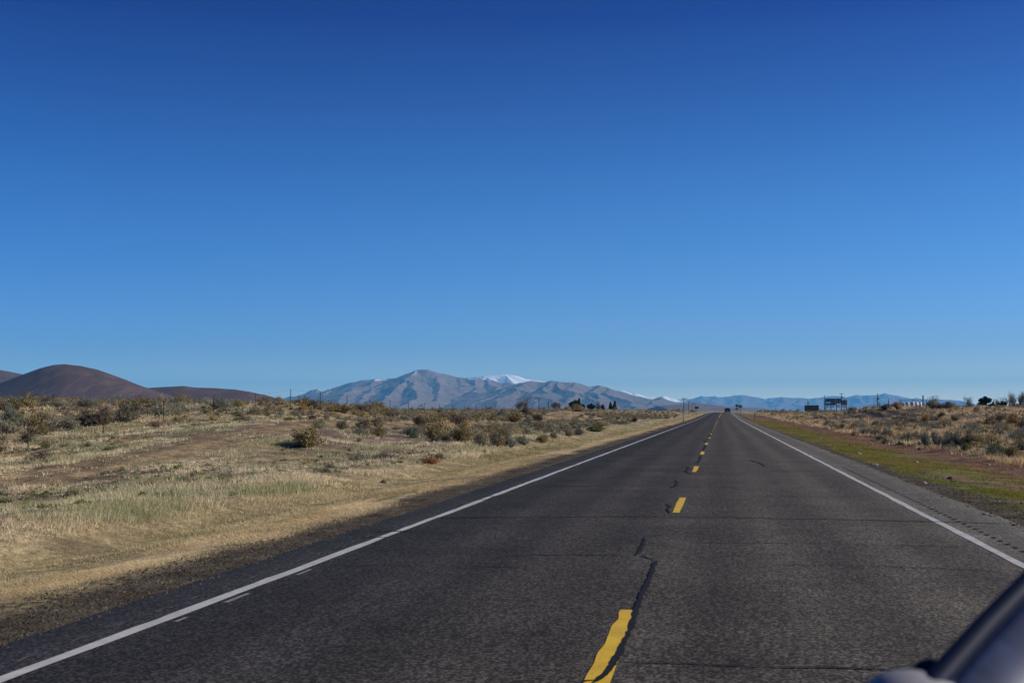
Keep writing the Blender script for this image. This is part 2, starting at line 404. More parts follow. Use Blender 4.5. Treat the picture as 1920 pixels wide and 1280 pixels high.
bp = N.new("ShaderNodeBump"); bp.inputs['Strength'].default_value = .6; bp.inputs['Distance'].default_value = .006
L.new(bwn.outputs[0], bp.inputs['Height']); L.new(bp.outputs[0], P.inputs['Normal'])
# road body: top, two sloping side skirts
v0, f0 = ribbon(ASPH_L, ASPH_R, ry, 0, .10, 3)
n = len(ry); vl = v0[0::2] + np.array([-.12, 0, -.09]); vr = v0[1::2] + np.array([.12, 0, -.09])
b = len(v0); V = np.concatenate([v0, vl, vr]); i = np.arange(n - 1)
F2 = np.concatenate([f0, np.stack([b + i, 2 * i, 2 * i + 2, b + i + 1], 1), np.stack([2 * i + 1, b + n + i, b + n + i + 1, 2 * i + 3], 1)])
tag(link("road", mesh_np("road", V, F2, am)), kind='structure')

def paint(name, color, wear=.5, sc1=9):
    m, nt, N, L, P = nodes_of(name); oc = objcoord(nt)
    w = maprange(nt, noise_node(nt, sc1, 6, .75, oc), wear, wear + .12)
    w2 = maprange(nt, noise_node(nt, 90, 3, .7, oc), .62, .72)
    mx_ = N.new("ShaderNodeMath"); mx_.operation = 'MAXIMUM'; L.new(w, mx_.inputs[0]); L.new(w2, mx_.inputs[1])
    t = maprange(nt, noise_node(nt, 3, 4, .6, oc), .3, .7, .8, 1.1)
    s = N.new("ShaderNodeVectorMath"); s.operation = 'SCALE'; s.inputs[0].default_value = color; L.new(t, s.inputs[3])
    L.new(mix_rgb(nt, mx_.outputs[0], s.outputs[0], tuple(.45 * c + .03 for c in color)), P.inputs['Base Color'])
    P.inputs['Roughness'].default_value = .6
    return m
white_paint = paint("white_line_paint", (.44, .43, .405), .545)
yellow_paint = paint("yellow_line_paint", (.62, .39, .010), .56, 18)
tar = simple("crack_tar", (.009, .009, .0095), .75, var=.3, scale=8, spec=.2)

fy = np.concatenate([np.arange(-30, 4, .35), np.arange(4, 50, .08), np.arange(50, 90, .35), np.arange(90, 1200, 4)])
tag(link("edge_line", mesh_np("edge_line", *ribbon(LINE_L - .055, LINE_L + .055, fy, .004, .035, 8), white_paint)), kind='structure')
tag(link("edge_line", mesh_np("edge_line", *ribbon(LINE_R - .055, LINE_R + .055, fy, .004, .035, 18), white_paint)), kind='structure')
# centre dashes: 12.19 m cycle; then a solid line towards the crest
parts = []
for k in range(-2, 15):
    y1 = 9.45 + k * 12.25
    if k == 0: parts.append(ribbon(CENTRE - .10, CENTRE + .022, np.arange(y1 - 3.2, y1 + .01, .1), .004, .05, 31)); continue
    parts.append(ribbon(CENTRE - .062, CENTRE + .062, np.arange(y1 - 3.2, y1 + .01, .2), .004, .03, 30 + k))
parts.append(ribbon(CENTRE - .06, CENTRE + .06, np.arange(250, 900, 5.), .004))
v, f = join(parts)
tag(link("centre_line", mesh_np("centre_line", v, f, yellow_paint)), kind='structure')
# old white line remnants beside the left edge line
parts = [ribbon(LINE_L + .12 , LINE_L + .16, np.arange(a, a + w, .1), .004, .03, int(a * 7)) for a, w in ((8.35, .28), (9.25, .55), (10.9, .45))]
v, f = join(parts); tag(link("old_line_paint", mesh_np("old_line_paint", v, f, paint("worn_white_paint", (.20, .195, .18), .52, 22))), kind='structure')

def crack(pts, w, seed=0, jit=.05, step=.12):
    """a sealed crack: wandering strip of tar through (lateral, along) points"""
    P_ = [np.array(pts[0], float)]
    for a, b in zip(pts[:-1], pts[1:]):
        a = np.array(a, float); b = np.array(b, float); m = max(2, int(np.linalg.norm(b - a) / step))
        P_ += [a + (b - a) * k / m for k in range(1, m + 1)]
    P_ = np.array(P_); k = np.arange(len(P_))
    tng = np.gradient(P_, axis=0); tng /= np.linalg.norm(tng, axis=1)[:, None] + 1e-9
    nr = np.stack([-tng[:, 1], tng[:, 0]], 1)
    P_ = P_ + nr * ((fbm(k * .35, k * 0, seed, 3) - .5) * 2 * jit + (vnoise(k * .9, k * 0, seed + 7) - .5) * jit * 1.2)[:, None]
    ww = w * (.5 + 1.0 * fbm(k * .3, k * 0 + 9, seed + 3, 3)) * np.minimum(1, .25 + np.minimum(k, len(k) - 1 - k) * .3)
    a = P_ + nr * ww[:, None] / 2; b = P_ - nr * ww[:, None] / 2
    v = np.empty((2 * len(P_), 3))
    for s, q in ((0, a), (1, b)):
        v[s::2, 0] = q[:, 0] + road_dx(q[:, 1]); v[s::2, 1] = q[:, 1]; v[s::2, 2] = road_h(q[:, 1]) + .008
    i = np.arange(len(P_) - 1) * 2
    return v, np.stack([i, i + 1, i + 3, i + 2], 1)

def G(px, py):        # photo pixel -> point on the flat road
    d = RGT * (px - 960) / F + UPV * (640 - py) / F + FWD; t = -CAMH / d[2]; return (d[0] * t, d[1] * t)
cr = []
# the wandering centre crack, traced as it lies on the road
cr.append(crack([G(1112, 1281), G(1134, 1266), G(1148, 1250), G(1159, 1229), G(1169, 1208), G(1179, 1186), G(1187, 1166), G(1191, 1146), G(1200, 1124), G(1211, 1100), G(1221, 1076), G(1229, 1052)], .044, 1, .012, .05))
cr.append(crack([G(1229, 1052), G(1205, 1042), G(1190, 1041)], .035, 2, .02))
cr.append(crack([G(1192, 1041), G(1203, 1025), G(1208, 1008)], .042, 3, .02, .05))
cr.append(crack([G(1208, 1008), G(1232, 1004), G(1250, 1001)], .025, 4, .02))
cr.append(crack([G(1255, 962), G(1251, 955), G(1258, 950), G(1247, 944)], .045, 5, .02))
cr.append(crack([G(1260, 915), G(1270, 905), G(1268, 900)], .05, 6, .03))
cr.append(crack([G(1293, 889), G(1285, 884), G(1292, 876), G(1283, 873)], .045, 7, .04))
cr.append(crack([G(1304, 869), G(1312, 862), G(1313, 853)], .07, 8, .04))
cr.append(crack([G(1318, 845), G(1321, 838), G(1322, 833)], .08, 9, .05))
cr.append(crack([(-.85, 59), (-.7, 66), (-.8, 74), (-.65, 84), (-.8, 95), (-.7, 120), (-.9, 150)], .07, 10, .15, .6))
cr.append(crack([G(1405, 862), G(1416, 866), G(1425, 868), G(1433, 874)], .05, 11, .03))
cr.append(crack([G(1120, 1275), G(1100, 1277), G(1085, 1282)], .03, 12, .01))
# transverse seals
cr.append(crack([(-4.2, 16.95), (-3, 17.25), (-1, 17.75), (0, 17.75), (1.5, 17.72), (3.95, 17.45)], .05, 20, .03))
cr.append(crack([G(930, 1042), G(1060, 1040), G(1190, 1041)], .035, 21, .02))
cr.append(crack([G(1135, 928), G(1180, 929), G(1235, 930)], .03, 22, .02))
cr.append(crack([G(985, 914), G(1030, 914), G(1065, 913)], .03, 23, .02))
cr.append(crack([G(1215, 901), G(1270, 901)], .03, 24, .02))
cr.append(crack([(-4.0, 36.5), (-1.6, 37.4), (-.5, 37.6), (3.9, 36.6)], .03, 25, .05))
cr.append(crack([(-3.9, 46.5), (-.6, 46.6)], .03, 26, .05))
cr.append(crack([G(1165, 1240), G(1260, 1244), G(1500, 1252), G(1720, 1257)], .028, 27, .02))
cr.append(crack([G(1560, 860), G(1590, 861)], .04, 28, .02))
cr.append(crack([(3.05, 27.2), (3.95, 27.0)], .035, 30, .02))
cr.append(crack([(3.25, 21.8), (4.0, 21.9)], .03, 29, .02))
for k, yy in enumerate((24.5, 31.5, 41.5, 52, 62, 74, 88, 103, 121)):
    cr.append(crack([(-4.0, yy), (-.5, yy + .4 * (-1) ** k), (3.9 if k % 2 else 1.0, yy + .2)], .045 + yy * .0004, 40 + k, .06, .3))
cr.append(crack([(.4, 12.4), (1.4, 12.5), (2.8, 12.3)], .022, 71, .03)); cr.append(crack([(-3.9, 11.6), (-2.4, 11.8), (-1.6, 11.7)], .02, 72, .03)); cr.append(crack([(-.4, 14.3), (1.2, 14.5), (2.9, 14.4)], .022, 73, .03))
# tar spots at the left edge line
for k, yy in enumerate((14.2, 14.9, 20.5, 21.3, 27.5, 34.0)):
    cr.append(crack([(LINE_L - .35, yy), (LINE_L + .3, yy + .15)], .06, 60 + k, .02))
v, f = join(cr)
tag(link("crack_seal", mesh_np("crack_seal", v, f, tar)), kind='structure')
# rumble strips: short raised cross ridges; the right row's dark colour paints groove shade
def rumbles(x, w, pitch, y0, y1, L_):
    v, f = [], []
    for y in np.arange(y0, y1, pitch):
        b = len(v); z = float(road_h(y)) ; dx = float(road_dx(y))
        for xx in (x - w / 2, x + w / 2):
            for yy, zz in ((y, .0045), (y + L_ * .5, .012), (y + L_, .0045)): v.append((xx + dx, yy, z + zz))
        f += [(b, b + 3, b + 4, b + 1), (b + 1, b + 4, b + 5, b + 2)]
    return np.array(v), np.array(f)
tag(link("rumble_strip", mesh_np("rumble_strip", *rumbles(LINE_R + .30, .04, .36, 5, 34, .14), simple('rumble_shade', (.024, .023, .021), .8, var=.4, scale=6, spec=.1))), kind='structure')
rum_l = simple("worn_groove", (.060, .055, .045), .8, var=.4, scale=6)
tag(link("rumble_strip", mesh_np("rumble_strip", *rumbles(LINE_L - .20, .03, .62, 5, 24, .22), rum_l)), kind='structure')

def pebbles(name, n, x0, x1, y1, smin, smax, label, seed):
    g = np.random.default_rng(seed); u = g.uniform(0, 1, n); y = 6.0 ** -.6 + u * (y1 ** -.6 - 6.0 ** -.6); y = y ** (-1 / .6)
    xr = x0 + (x1 - x0) * g.beta(1.5, 1.5, n); x = xr + road_dx(y); r = x * ca + y * sa; d = -x * sa + y * ca; k = np.abs(r / d) < .45; x, y, xr = x[k], y[k], xr[k]; n = len(x)
    z = np.where((xr > ASPH_L) & (xr < ASPH_R), road_h(y), terrain(x, y)); s = np.exp(g.uniform(math.log(smin), math.log(smax), n)); a = g.uniform(0, 6.28, n)
    base = np.array([[1, 0, 0], [-.5, .8, .05], [-.6, -.8, 0], [.1, 0, .75], [.2, .5, .55]]); fc = np.array([[0, 1, 4], [1, 3, 4], [1, 2, 3], [2, 0, 3], [0, 4, 3]])
    j = base[None] * g.uniform(.7, 1.3, (n, 5, 3)) * s[:, None, None]; cs_, sn_ = np.cos(a)[:, None], np.sin(a)[:, None]
    v = np.stack([j[..., 0] * cs_ - j[..., 1] * sn_ + x[:, None], j[..., 0] * sn_ + j[..., 1] * cs_ + y[:, None], j[..., 2] + z[:, None]], -1).reshape(-1, 3)
    f = (fc[None] + (np.arange(n) * 5)[:, None, None]).reshape(-1, 3); c = np.repeat(np.exp(g.normal(-2.75, .38, n))[:, None] * np.array([1.1, .98, .82]) * g.uniform(.85, 1.15, (n, 3)), 5, 0)
    tag(link(name, mesh_np(name, v, f, gm, np.clip(c, 0, .5))), label, 'gravel', kind='stuff')
pebbles("gravel", 11000, -5.9, ASPH_L + .12, 70, .005, .020, "loose gravel on the brown shoulder left of the road", 501)
pebbles("gravel", 9000, ASPH_R - .15, 5.4, 70, .006, .03, "loose gravel between the right shoulder and the green verge", 502)
pebbles("gravel", 3500, 5.0, 11.0, 80, .01, .045, "small stones in the green and red weeds right of the road", 503)

# ------------------------------------------------------------------ hills and mountains
def ridge_mesh(name, ridges, D0, D1, xa, xb, nd, nxp, k, colf, base=-3., rough=.12, seed=0, mode='tent', mat=None, spread=1.0):
    """heightfield whose crests run along given ridge lines (photo x, photo y, distance in m)"""
    MS = .78 if mode == 'tent' else 1.0
    ridges = [[(x, y, D * MS) for x, y, D in r] for r in ridges]; D0 *= MS; D1 *= MS
    segs = []
    for r in ridges:
        pts = [((x - 960) / F * D, D, CAMH + (769.5 - y) * D / F) for x, y, D in r]
        segs += list(zip(pts[:-1], pts[1:]))
    Dm = (D0 + D1) / 2
    rr = np.linspace((xa - 960) / F * Dm, (xb - 960) / F * Dm, nxp); dd = np.linspace(D0, D1, nd)
    R_, D_ = np.meshgrid(rr, dd, indexing='ij'); r, d = R_.ravel(), D_.ravel()
    sx_ = (D1 - D0) * .12 * spread
    wr = r + (fbm(r / sx_, d / sx_, seed + 1, 4) - .5) * sx_ * rough * 3
    wd = d + (fbm(r / sx_, d / sx_, seed + 2, 4) - .5) * sx_ * rough * 3
    h = np.full(r.shape, base); q0 = np.full(r.shape, 1e9); nmain = len(ridges[0]) - 1
    for si, ((ax, ay, az), (bx, by, bz)) in enumerate(segs):
        ex, ey = bx - ax, by - ay; t = np.clip(((wr - ax) * ex + (wd - ay) * ey) / (ex * ex + ey * ey), 0, 1)
        q = np.hypot(wr - ax - ex * t, wd - ay - ey * t); z = az + (bz - az) * t
        if mode == 'tent':
            qq = q * k; hh = z - qq * (1.0 - .38 * np.clip(qq / (z - base + 1), 0, 1))
            h = np.maximum(h, hh)
        if si < nmain: q0 = np.minimum(q0, np.hypot(r - ax - ex * np.clip(((r - ax) * ex + (d - ay) * ey) / (ex * ex + ey * ey), 0, 1), d - ay - ey * np.clip(((r - ax) * ex + (d - ay) * ey) / (ex * ex + ey * ey), 0, 1)))
    if mode != 'tent':      # rounded dome: crest line across the view, swelling fore and aft
        R0 = ridges[0]; Dc = R0[0][2]; pxx = 960 + F * (r + (fbm(r / 300, d / 300, seed + 1, 3) - .5) * 60 * np.clip((Dc - d) / 600, 0, 1)) / d
        yy = np.interp(pxx, [q[0] for q in R0], [q[1] for q in R0])
        zc = CAMH + (769.5 - yy) * Dc / F
        h = base + np.clip(zc - base, 0, None) * np.exp(-((d - Dc) / k) ** 2)
    amp = np.clip((h - base), 0, None)
    det = (np.abs(fbm(r / sx_ * 2.2, d / sx_ * 1.1, seed + 5, 5) - .5) * 2)
    det = .75 * det + .25 * np.clip(np.abs(fbm(r / sx_ * 7, d / sx_ * 4, seed + 8, 4) - .5) * 4, 0, 1)
    h = h - amp * rough * (1 - det) * .85 * np.clip(q0 / (sx_ * .6), .06, 1) if mode == 'tent' else h + amp * ((fbm(r / 80, d / 80, seed, 4) - .5) * .03 - .022 * np.clip(.25 - np.abs(fbm(r / 60 + d / 300, d / 260, seed + 4, 3) - .5) * 4, 0, 1) * sstep(0, 60, Dc - d))
    edge = np.minimum(1, np.minimum((r - rr[0]), (rr[-1] - r)) / ((rr[-1] - rr[0]) * .03))
    h = base - 2 + (h - base + 2) * np.clip(edge, 0, 1)
    x, y = r * ca - d * sa, r * sa + d * ca
    v = np.stack([x, y, h], 1); ii = np.arange(nxp * nd).reshape(nxp, nd)
    f = np.stack([ii[:-1, :-1], ii[1:, :-1], ii[1:, 1:], ii[:-1, 1:]], -1).reshape(-1, 4)
    px = 960 + F * r / d
    return tag(link(name, mesh_np(name, v, f, mat, colf(px, r, d, h, amp), mode != 'tent')), kind='structure')

rock, nt, N, L, P = nodes_of("mountain_rock")
P.inputs['Roughness'].default_value = .95; P.inputs['Specular IOR Level'].default_value = .05
a_ = N.new("ShaderNodeAttribute"); a_.attribute_name = "Col"; oc = objcoord(nt)
s_ = N.new("ShaderNodeVectorMath"); s_.operation = 'SCALE'; L.new(a_.outputs['Color'], s_.inputs[0])
L.new(maprange(nt, noise_node(nt, .004, 8, .65, oc), .3, .7, .75, 1.25), s_.inputs[3]); L.new(s_.outputs[0], P.inputs['Base Color'])
bp = N.new("ShaderNodeBump"); bp.inputs['Strength'].default_value = 1.0; bp.inputs['Distance'].default_value = 40
L.new(noise_node(nt, .0035, 7, .6, oc), bp.inputs['Height']); L.new(bp.outputs[0], P.inputs['Normal'])

hillm, nt, N, L, P = nodes_of("dark_hill_rock")
P.inputs['Roughness'].default_value = .95; P.inputs['Specular IOR Level'].default_value = .05
a_ = N.new("ShaderNodeAttribute"); a_.attribute_name = "Col"; oc = objcoord(nt)
s_ = N.new("ShaderNodeVectorMath"); s_.operation = 'SCALE'; L.new(a_.outputs['Color'], s_.inputs[0])
L.new(maprange(nt, noise_node(nt, .12, 8, .75, oc), .3, .7, .7, 1.3), s_.inputs[3]); L.new(s_.outputs[0], P.inputs['Base Color'])
bp = N.new("ShaderNodeBump"); bp.inputs['Strength'].default_value = .7; bp.inputs['Distance'].default_value = 2
L.new(noise_node(nt, .2, 6, .7, oc), bp.inputs['Height']); L.new(bp.outputs[0], P.inputs['Normal'])

def rockcol(snow):
    def fn(px, r, d, h, amp):
        n = fbm(r / 900, d / 900, 77, 5); n2 = fbm(r / 200, d / 300, 78, 4)
        c = np.array([.175, .125, .095])[None] * (.75 + .5 * n[:, None])
        c = c + (np.array([.20, .15, .11])[None] - c) * (sstep(.5, .7, n2) * .5)[:, None]
        w = snow(px, r, d, h, n2)[:, None]
        return c * (1 - w) + np.array([.86, .88, .90])[None] * w
    return fn
nosnow = lambda px, r, d, h, n: np.zeros_like(px)

# jagged far crags on the left shoulder of the massif
ridge_mesh("mountain", [[(500, 770, 27000), (522, 753, 27000), (535, 746, 27000), (548, 741, 27000), (553, 743, 27000), (563, 737, 27000), (568, 739, 27000), (577, 731, 27000), (583, 728, 27000), (588, 730, 27000), (594, 726.5, 27000), (600, 731, 27000), (608, 737, 27000), (640, 745, 27000)]],
    23000, 29000, 480, 680, 90, 240, .55, rockcol(nosnow), rough=.3, seed=5, mat=rock, spread=.5)
# the main massif with its spurs
mr = [[(520, 775, 22000), (560, 752, 22500), (600, 739, 23000), (627, 728, 23000), (660, 718, 23000), (680, 712, 23000), (704, 709.5, 23000), (722, 709, 23000), (740, 707, 22800), (762, 698, 22500), (777, 693, 22500), (797, 691.8, 22500), (812, 697, 22600), (830, 702, 22800), (848, 706, 23000), (868, 708, 23000), (893, 706.5, 23000), (901, 708.5, 23000), (915, 713, 23000), (930, 715, 23000), (940, 717.5, 23000), (948, 715.5, 23000), (962, 721, 23000), (985, 723, 23000), (1000, 730, 23000)],
      [(704, 709.5, 23000), (672, 722, 21500), (640, 738, 20000), (610, 756, 18500)],
      [(740, 707, 22800), (705, 722, 21500), (672, 738, 20200), (650, 756, 18500)],
      [(777, 693, 22500), (766, 704, 21600), (744, 719, 20600), (715, 735, 19600), (702, 748, 18600), (690, 764, 17500)],
      [(766, 704, 21600), (780, 722, 20300), (775, 740, 19200), (755, 760, 17800)],
      [(812, 697, 22600), (818, 712, 21600), (838, 730, 20600), (815, 742, 19600), (800, 758, 18400)],
      [(848, 706, 23000), (868, 716, 22000), (842, 728, 20900), (812, 744, 19400), (788, 762, 17800)],
      [(893, 706.5, 23000), (880, 722, 21800), (892, 738, 20400), (870, 752, 19000), (850, 768, 17500)],
      [(912, 711, 23000), (925, 722, 21800), (915, 740, 20400), (905, 758, 18600)],
      [(627, 728, 23000), (600, 742, 21500), (575, 752, 20500), (548, 764, 19500)]]
def snow_m(px, r, d, h, n):
    s = (np.abs(px - 714) < 12) * (h > (769.5 - 713.5) * d / F) + (np.abs(px - 886) < 8) * (h > (769.5 - 711) * d / F) + (np.abs(px - 772) < 9) * (h > (769.5 - 704) * d / F) * .35
    return np.clip(s * .6 * sstep(.3, .5, n) * (d > 20500 * .78), 0, 1)
ridge_mesh("mountain", mr, 15500, 25000, 470, 1050, 260, 560, .42, rockcol(snow_m), rough=.16, seed=9, mat=rock)
# the snow-covered summit behind
ridge_mesh("mountain", [[(860, 725, 30000), (890, 713, 30000), (903, 705.5, 30000), (912, 703.2, 30000), (930, 703, 30000), (944, 701.3, 30000), (956, 701.6, 30000), (968, 703.8, 30000), (980, 709.5, 30000), (1010, 712.8, 30000), (1022, 715, 30000), (1060, 725, 30000)],
    [(914, 705, 30000), (930, 713, 29000), (942, 722, 28300)], [(946, 701.5, 30000), (962, 713, 28900), (972, 722, 28300)]],
    27500, 31500, 840, 1090, 130, 320, .38, rockcol(lambda px, r, d, h, n: sstep(770 - 728, 770 - 722, (h - CAMH) * F / d + (n - .5) * 9)), rough=.05, seed=15, mat=rock)
# front right shoulder
fr = [[(850, 772, 20000), (880, 752, 20000), (915, 738, 20000), (950, 724, 20000), (970, 716, 20000), (986, 712.5, 20000), (1003, 715.5, 20000), (1022, 716, 20000), (1038, 712.8, 20000), (1050, 715, 20000), (1078, 716.5, 20000), (1090, 719, 20000), (1103, 724, 20000), (1122, 721.5, 20000), (1135, 724.5, 20000), (1155, 733, 20000), (1175, 739, 20000), (1198, 743, 20000), (1215, 748, 20000), (1240, 744, 20000), (1262, 757, 19500), (1285, 766, 19000)],
      [(986, 712.5, 20000), (968, 726, 19000), (948, 740, 18000), (920, 756, 17000)],
      [(970, 723, 19300), (1000, 735, 18200), (1022, 748, 17200), (1040, 764, 16200)],
      [(1038, 712.8, 20000), (1020, 726, 19000), (1004, 740, 18000), (990, 756, 17000)],
      [(1045, 714, 20000), (1070, 730, 18800), (1100, 746, 17600), (1130, 760, 16400)],
      [(1078, 716.5, 20000), (1068, 734, 18400), (1050, 750, 17200)],
      [(1135, 724.5, 20000), (1150, 738, 18800), (1172, 750, 17800), (1200, 763, 16600)],
      [(1122, 721.5, 20000), (1120, 738, 18600), (1098, 752, 17400)],
      [(1175, 739, 20000), (1190, 750, 18800), (1210, 760, 17600)],
      [(1240, 744, 20000), (1225, 756, 18600), (1240, 765, 17400)],
      [(950, 724, 20000), (920, 744, 18500), (890, 760, 17400)]]
ridge_mesh("mountain", fr, 15000, 22000, 820, 1330, 220, 560, .40, rockcol(nosnow), rough=.16, seed=25, mat=rock)
# low snowy crest seen over its right end
ridge_mesh("mountain", [[(1120, 745, 29000), (1150, 732, 29000), (1165, 731.5, 29000), (1180, 735, 29000), (1187, 738, 29000), (1192, 736, 29000), (1205, 742, 29000), (1222, 742, 29000), (1230, 745, 29000), (1245, 741, 29000), (1262, 746, 29000), (1290, 752, 29000)]],
    26500, 30500, 1110, 1320, 60, 260, .5, rockcol(lambda px, r, d, h, n: sstep(15, 20, (h - CAMH) * F / d + (n - .5) * 8)), rough=.15, seed=35, mat=rock)
# low pinkish hill near the end of the road
ridge_mesh("hill", [[(1240, 770, 11000), (1275, 762, 11000), (1300, 754.5, 11000), (1318, 758, 11000), (1345, 764, 11000), (1380, 769, 11000)]],
    9500, 12500, 1225, 1420, 50, 160, .12, rockcol(nosnow), rough=.1, seed=45, mat=rock)
# long far range
far = [(1240, 750), (1270, 747), (1290, 747), (1298, 746), (1312, 741.5), (1325, 742.5), (1340, 741.3), (1352, 744), (1365, 743), (1375, 740.5), (1390, 740), (1402, 740.5), (1415, 744), (1428, 747), (1440, 746), (1450, 745), (1467, 743.3), (1485, 745), (1505, 745.5), (1515, 747), (1525, 744.5), (1545, 742), (1560, 741), (1575, 742), (1585, 744.5), (1595, 741), (1604, 739.3), (1615, 741), (1630, 739.5), (1645, 740), (1659, 736.5), (1675, 740), (1690, 743), (1710, 747), (1720, 745.3), (1740, 748), (1760, 748.5), (1790, 749), (1805, 751), (1820, 757), (1850, 762), (1900, 764), (1960, 763), (2020, 766)]
rl = [[(x, y, 46000) for x, y in far]]
for i, (x, y) in enumerate(far):
    if i % 2 == 0: rl.append([(x, y, 46000), (x - 10 + 20 * ((i * 7) % 3) / 2, y + 9, 43500), (x - 16 + 26 * ((i * 5) % 4) / 3, y + 20, 40500)])
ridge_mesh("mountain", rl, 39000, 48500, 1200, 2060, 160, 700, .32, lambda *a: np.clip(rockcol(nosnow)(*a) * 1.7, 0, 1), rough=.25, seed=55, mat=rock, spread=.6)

def hillcol(px, r, d, h, amp):
    n = fbm(r / 70, d / 90, 90, 5); n2 = fbm(r / 14, d / 50, 92, 4)
    c = np.array([.078, .050, .049])[None] * (.85 + .3 * n[:, None])
    return c + (np.array([.13, .09, .075])[None] - c) * (sstep(.48, .7, n2) * .5)[:, None]
ridge_mesh("hill", [[(-260, 700, 4300), (-120, 690, 4300), (-60, 688, 4300), (-15, 690.5, 4300), (20, 697, 4300), (45, 702.5, 4300), (80, 713, 4300), (130, 735, 4300)]],
    3500, 5200, -320, 240, 60, 200, 420, hillcol, mode='dome', seed=61, mat=hillm)
ridge_mesh("hill", [[(-160, 775, 3000), (-80, 750, 3000), (-30, 731, 3000), (0, 719, 3000), (40, 703.5, 3000), (75, 690, 3000), (100, 684, 3000), (120, 682.5, 3000), (150, 686, 3000), (185, 694, 3000), (230, 710, 3000), (258, 721, 3000), (280, 728, 3000), (320, 742, 3000), (360, 760, 3000)]],
    2300, 3700, -200, 420, 90, 300, 330, hillcol, mode='dome', seed=62, mat=hillm)
ridge_mesh("hill", [[(170, 775, 3200), (220, 745, 3200), (270, 728, 3200), (310, 725.5, 3200), (345, 723.7, 3200), (365, 726, 3200), (400, 727, 3200), (440, 730, 3200), (470, 734.5, 3200), (500, 741, 3200), (530, 749, 3200), (560, 759, 3200), (590, 768, 3200)]],
    2500, 3900, 140, 630, 90, 260, 300, hillcol, mode='dome', seed=63, mat=hillm)

# ------------------------------------------------------------------ grass (nobody could count it)
def blades(name, pts, hgt, wid, lean, cols, mat, n_per, spread, label, fade=None):
    """tufts of three-sided blades: pts (n,3) tuft roots, hgt/wid per tuft"""
    n = len(pts) * n_per; rep = np.repeat(np.arange(len(pts)), n_per)
    ang = rng.uniform(0, 2 * np.pi, n); rad = spread[rep] * np.sqrt(rng.uniform(0, 1, n))
    bx = pts[rep, 0] + np.cos(ang) * rad; by = pts[rep, 1] + np.sin(ang) * rad; bz = pts[rep, 2] - .015
    hh = hgt[rep] * rng.uniform(.45, 1.15, n); ww = wid[rep] * rng.uniform(.6, 1.3, n)
    la = ang + rng.normal(0, .6, n); ll = lean * hh * rng.uniform(.2, 1.3, n)
    wa = rng.uniform(0, 2 * np.pi, n); cx, sy = np.cos(wa) * ww / 2, np.sin(wa) * ww / 2
    v = np.empty((n, 3, 3), np.float32)
    v[:, 0] = np.stack([bx - cx, by - sy, bz], 1); v[:, 1] = np.stack([bx + cx, by + sy, bz], 1)
    v[:, 2] = np.stack([bx + np.cos(la) * ll, by + np.sin(la) * ll, bz + hh], 1)
    c = cols[rep] * rng.uniform(.7, 1.25, n)[:, None]
    o = link(name, mesh_np(name, v.reshape(-1, 3), np.arange(n * 3).reshape(-1, 3), mat, np.repeat(c, 3, 0)))
    return tag(o, label, 'grass', kind='stuff')

def scatter(n, x0, x1, y0, y1, pw=1.6):
    """random tuft sites between lateral offsets, thinning with distance like what the eye resolves"""
    u = rng.uniform(0, 1, n); e = 1 - pw
    y = (y0 ** e + u * (y1 ** e - y0 ** e)) ** (1 / e)
    xr = rng.uniform(x0, x1, n); x = xr + road_dx(y)
    # only what the camera could see, with margin
    r = x * ca + y * sa; d = -x * sa + y * ca; k = (d > 3) & (np.abs(r / d) < 960 / F * 1.25)
    return x[k], y[k], xr[k]

gmat = foliage("grass_blades", (1, 1, 1), .35, var=.0)
def grass(name, n, box, hrange, colA, colB, n_per, dens, label, lean=.5, spr=.16, wk=.00052):
    x, y, xr = scatter(n, *box)
    keep = rng.uniform(0, 1, len(x)) < dens(x, y, xr); x, y, xr = x[keep], y[keep], xr[keep]
    d = np.hypot(x, y); z = terrain(x, y)
    cl = fbm(x / 2.2, y / 2.2, 71, 3)
    h = (hrange[0] + (hrange[1] - hrange[0]) * np.clip((cl - .3) * 2.5, 0, 1)) * rng.uniform(.7, 1.2, len(x))
    w = np.maximum(.004, d * wk)
    mixv = np.clip(fbm(x / 2.2, y / 2.2, 81, 4) * 3.6 - 1.3 + rng.normal(0, .22, len(x)), 0, 1)[:, None]
    c = np.array(colA)[None] * (1 - mixv) + np.array(colB)[None] * mixv
    return blades(name, np.stack([x, y, z], 1), h, w, lean, c, gmat, n_per, spr + d * .0012, label)

clump = lambda x, y, s, a, b, seed: sstep(a, b, fbm(x / s, y / s, seed, 4))
# pale bunch grass over the left bank
def dbank(x, y, xr):
    tr = np.abs(xr + 21.2 - 1.2 * np.sin(y / 23)); bare = sstep(-23, -19, xr) * (1 - sstep(-12, -9.5, xr)) * sstep(42, 56, y) * (1 - sstep(90, 115, y))
    return (.05 + .95 * clump(x, y, 1.3, .42, .52, 5) * (.35 + .65 * clump(x, y, 5.0, .40, .5, 55))) * (1 - .9 * (tr < 2.0)) * (1 - .8 * bare)
grass("bunch_grass", 125000, (-36, -8.7, 9, 190), (.05, .19), (.72, .59, .39), (.38, .37, .20), 16, dbank, "pale dry bunch grass covering the bank left of the road", .55)
grass("bunch_grass", 30000, (-140, -33, 30, 420), (.12, .38), (.62, .50, .31), (.42, .38, .21), 12, lambda x, y, xr: .2 + .8 * clump(x, y, 4, .38, .52, 6), "dry grass between the shrubs of the flat left of the road", .5, .25)
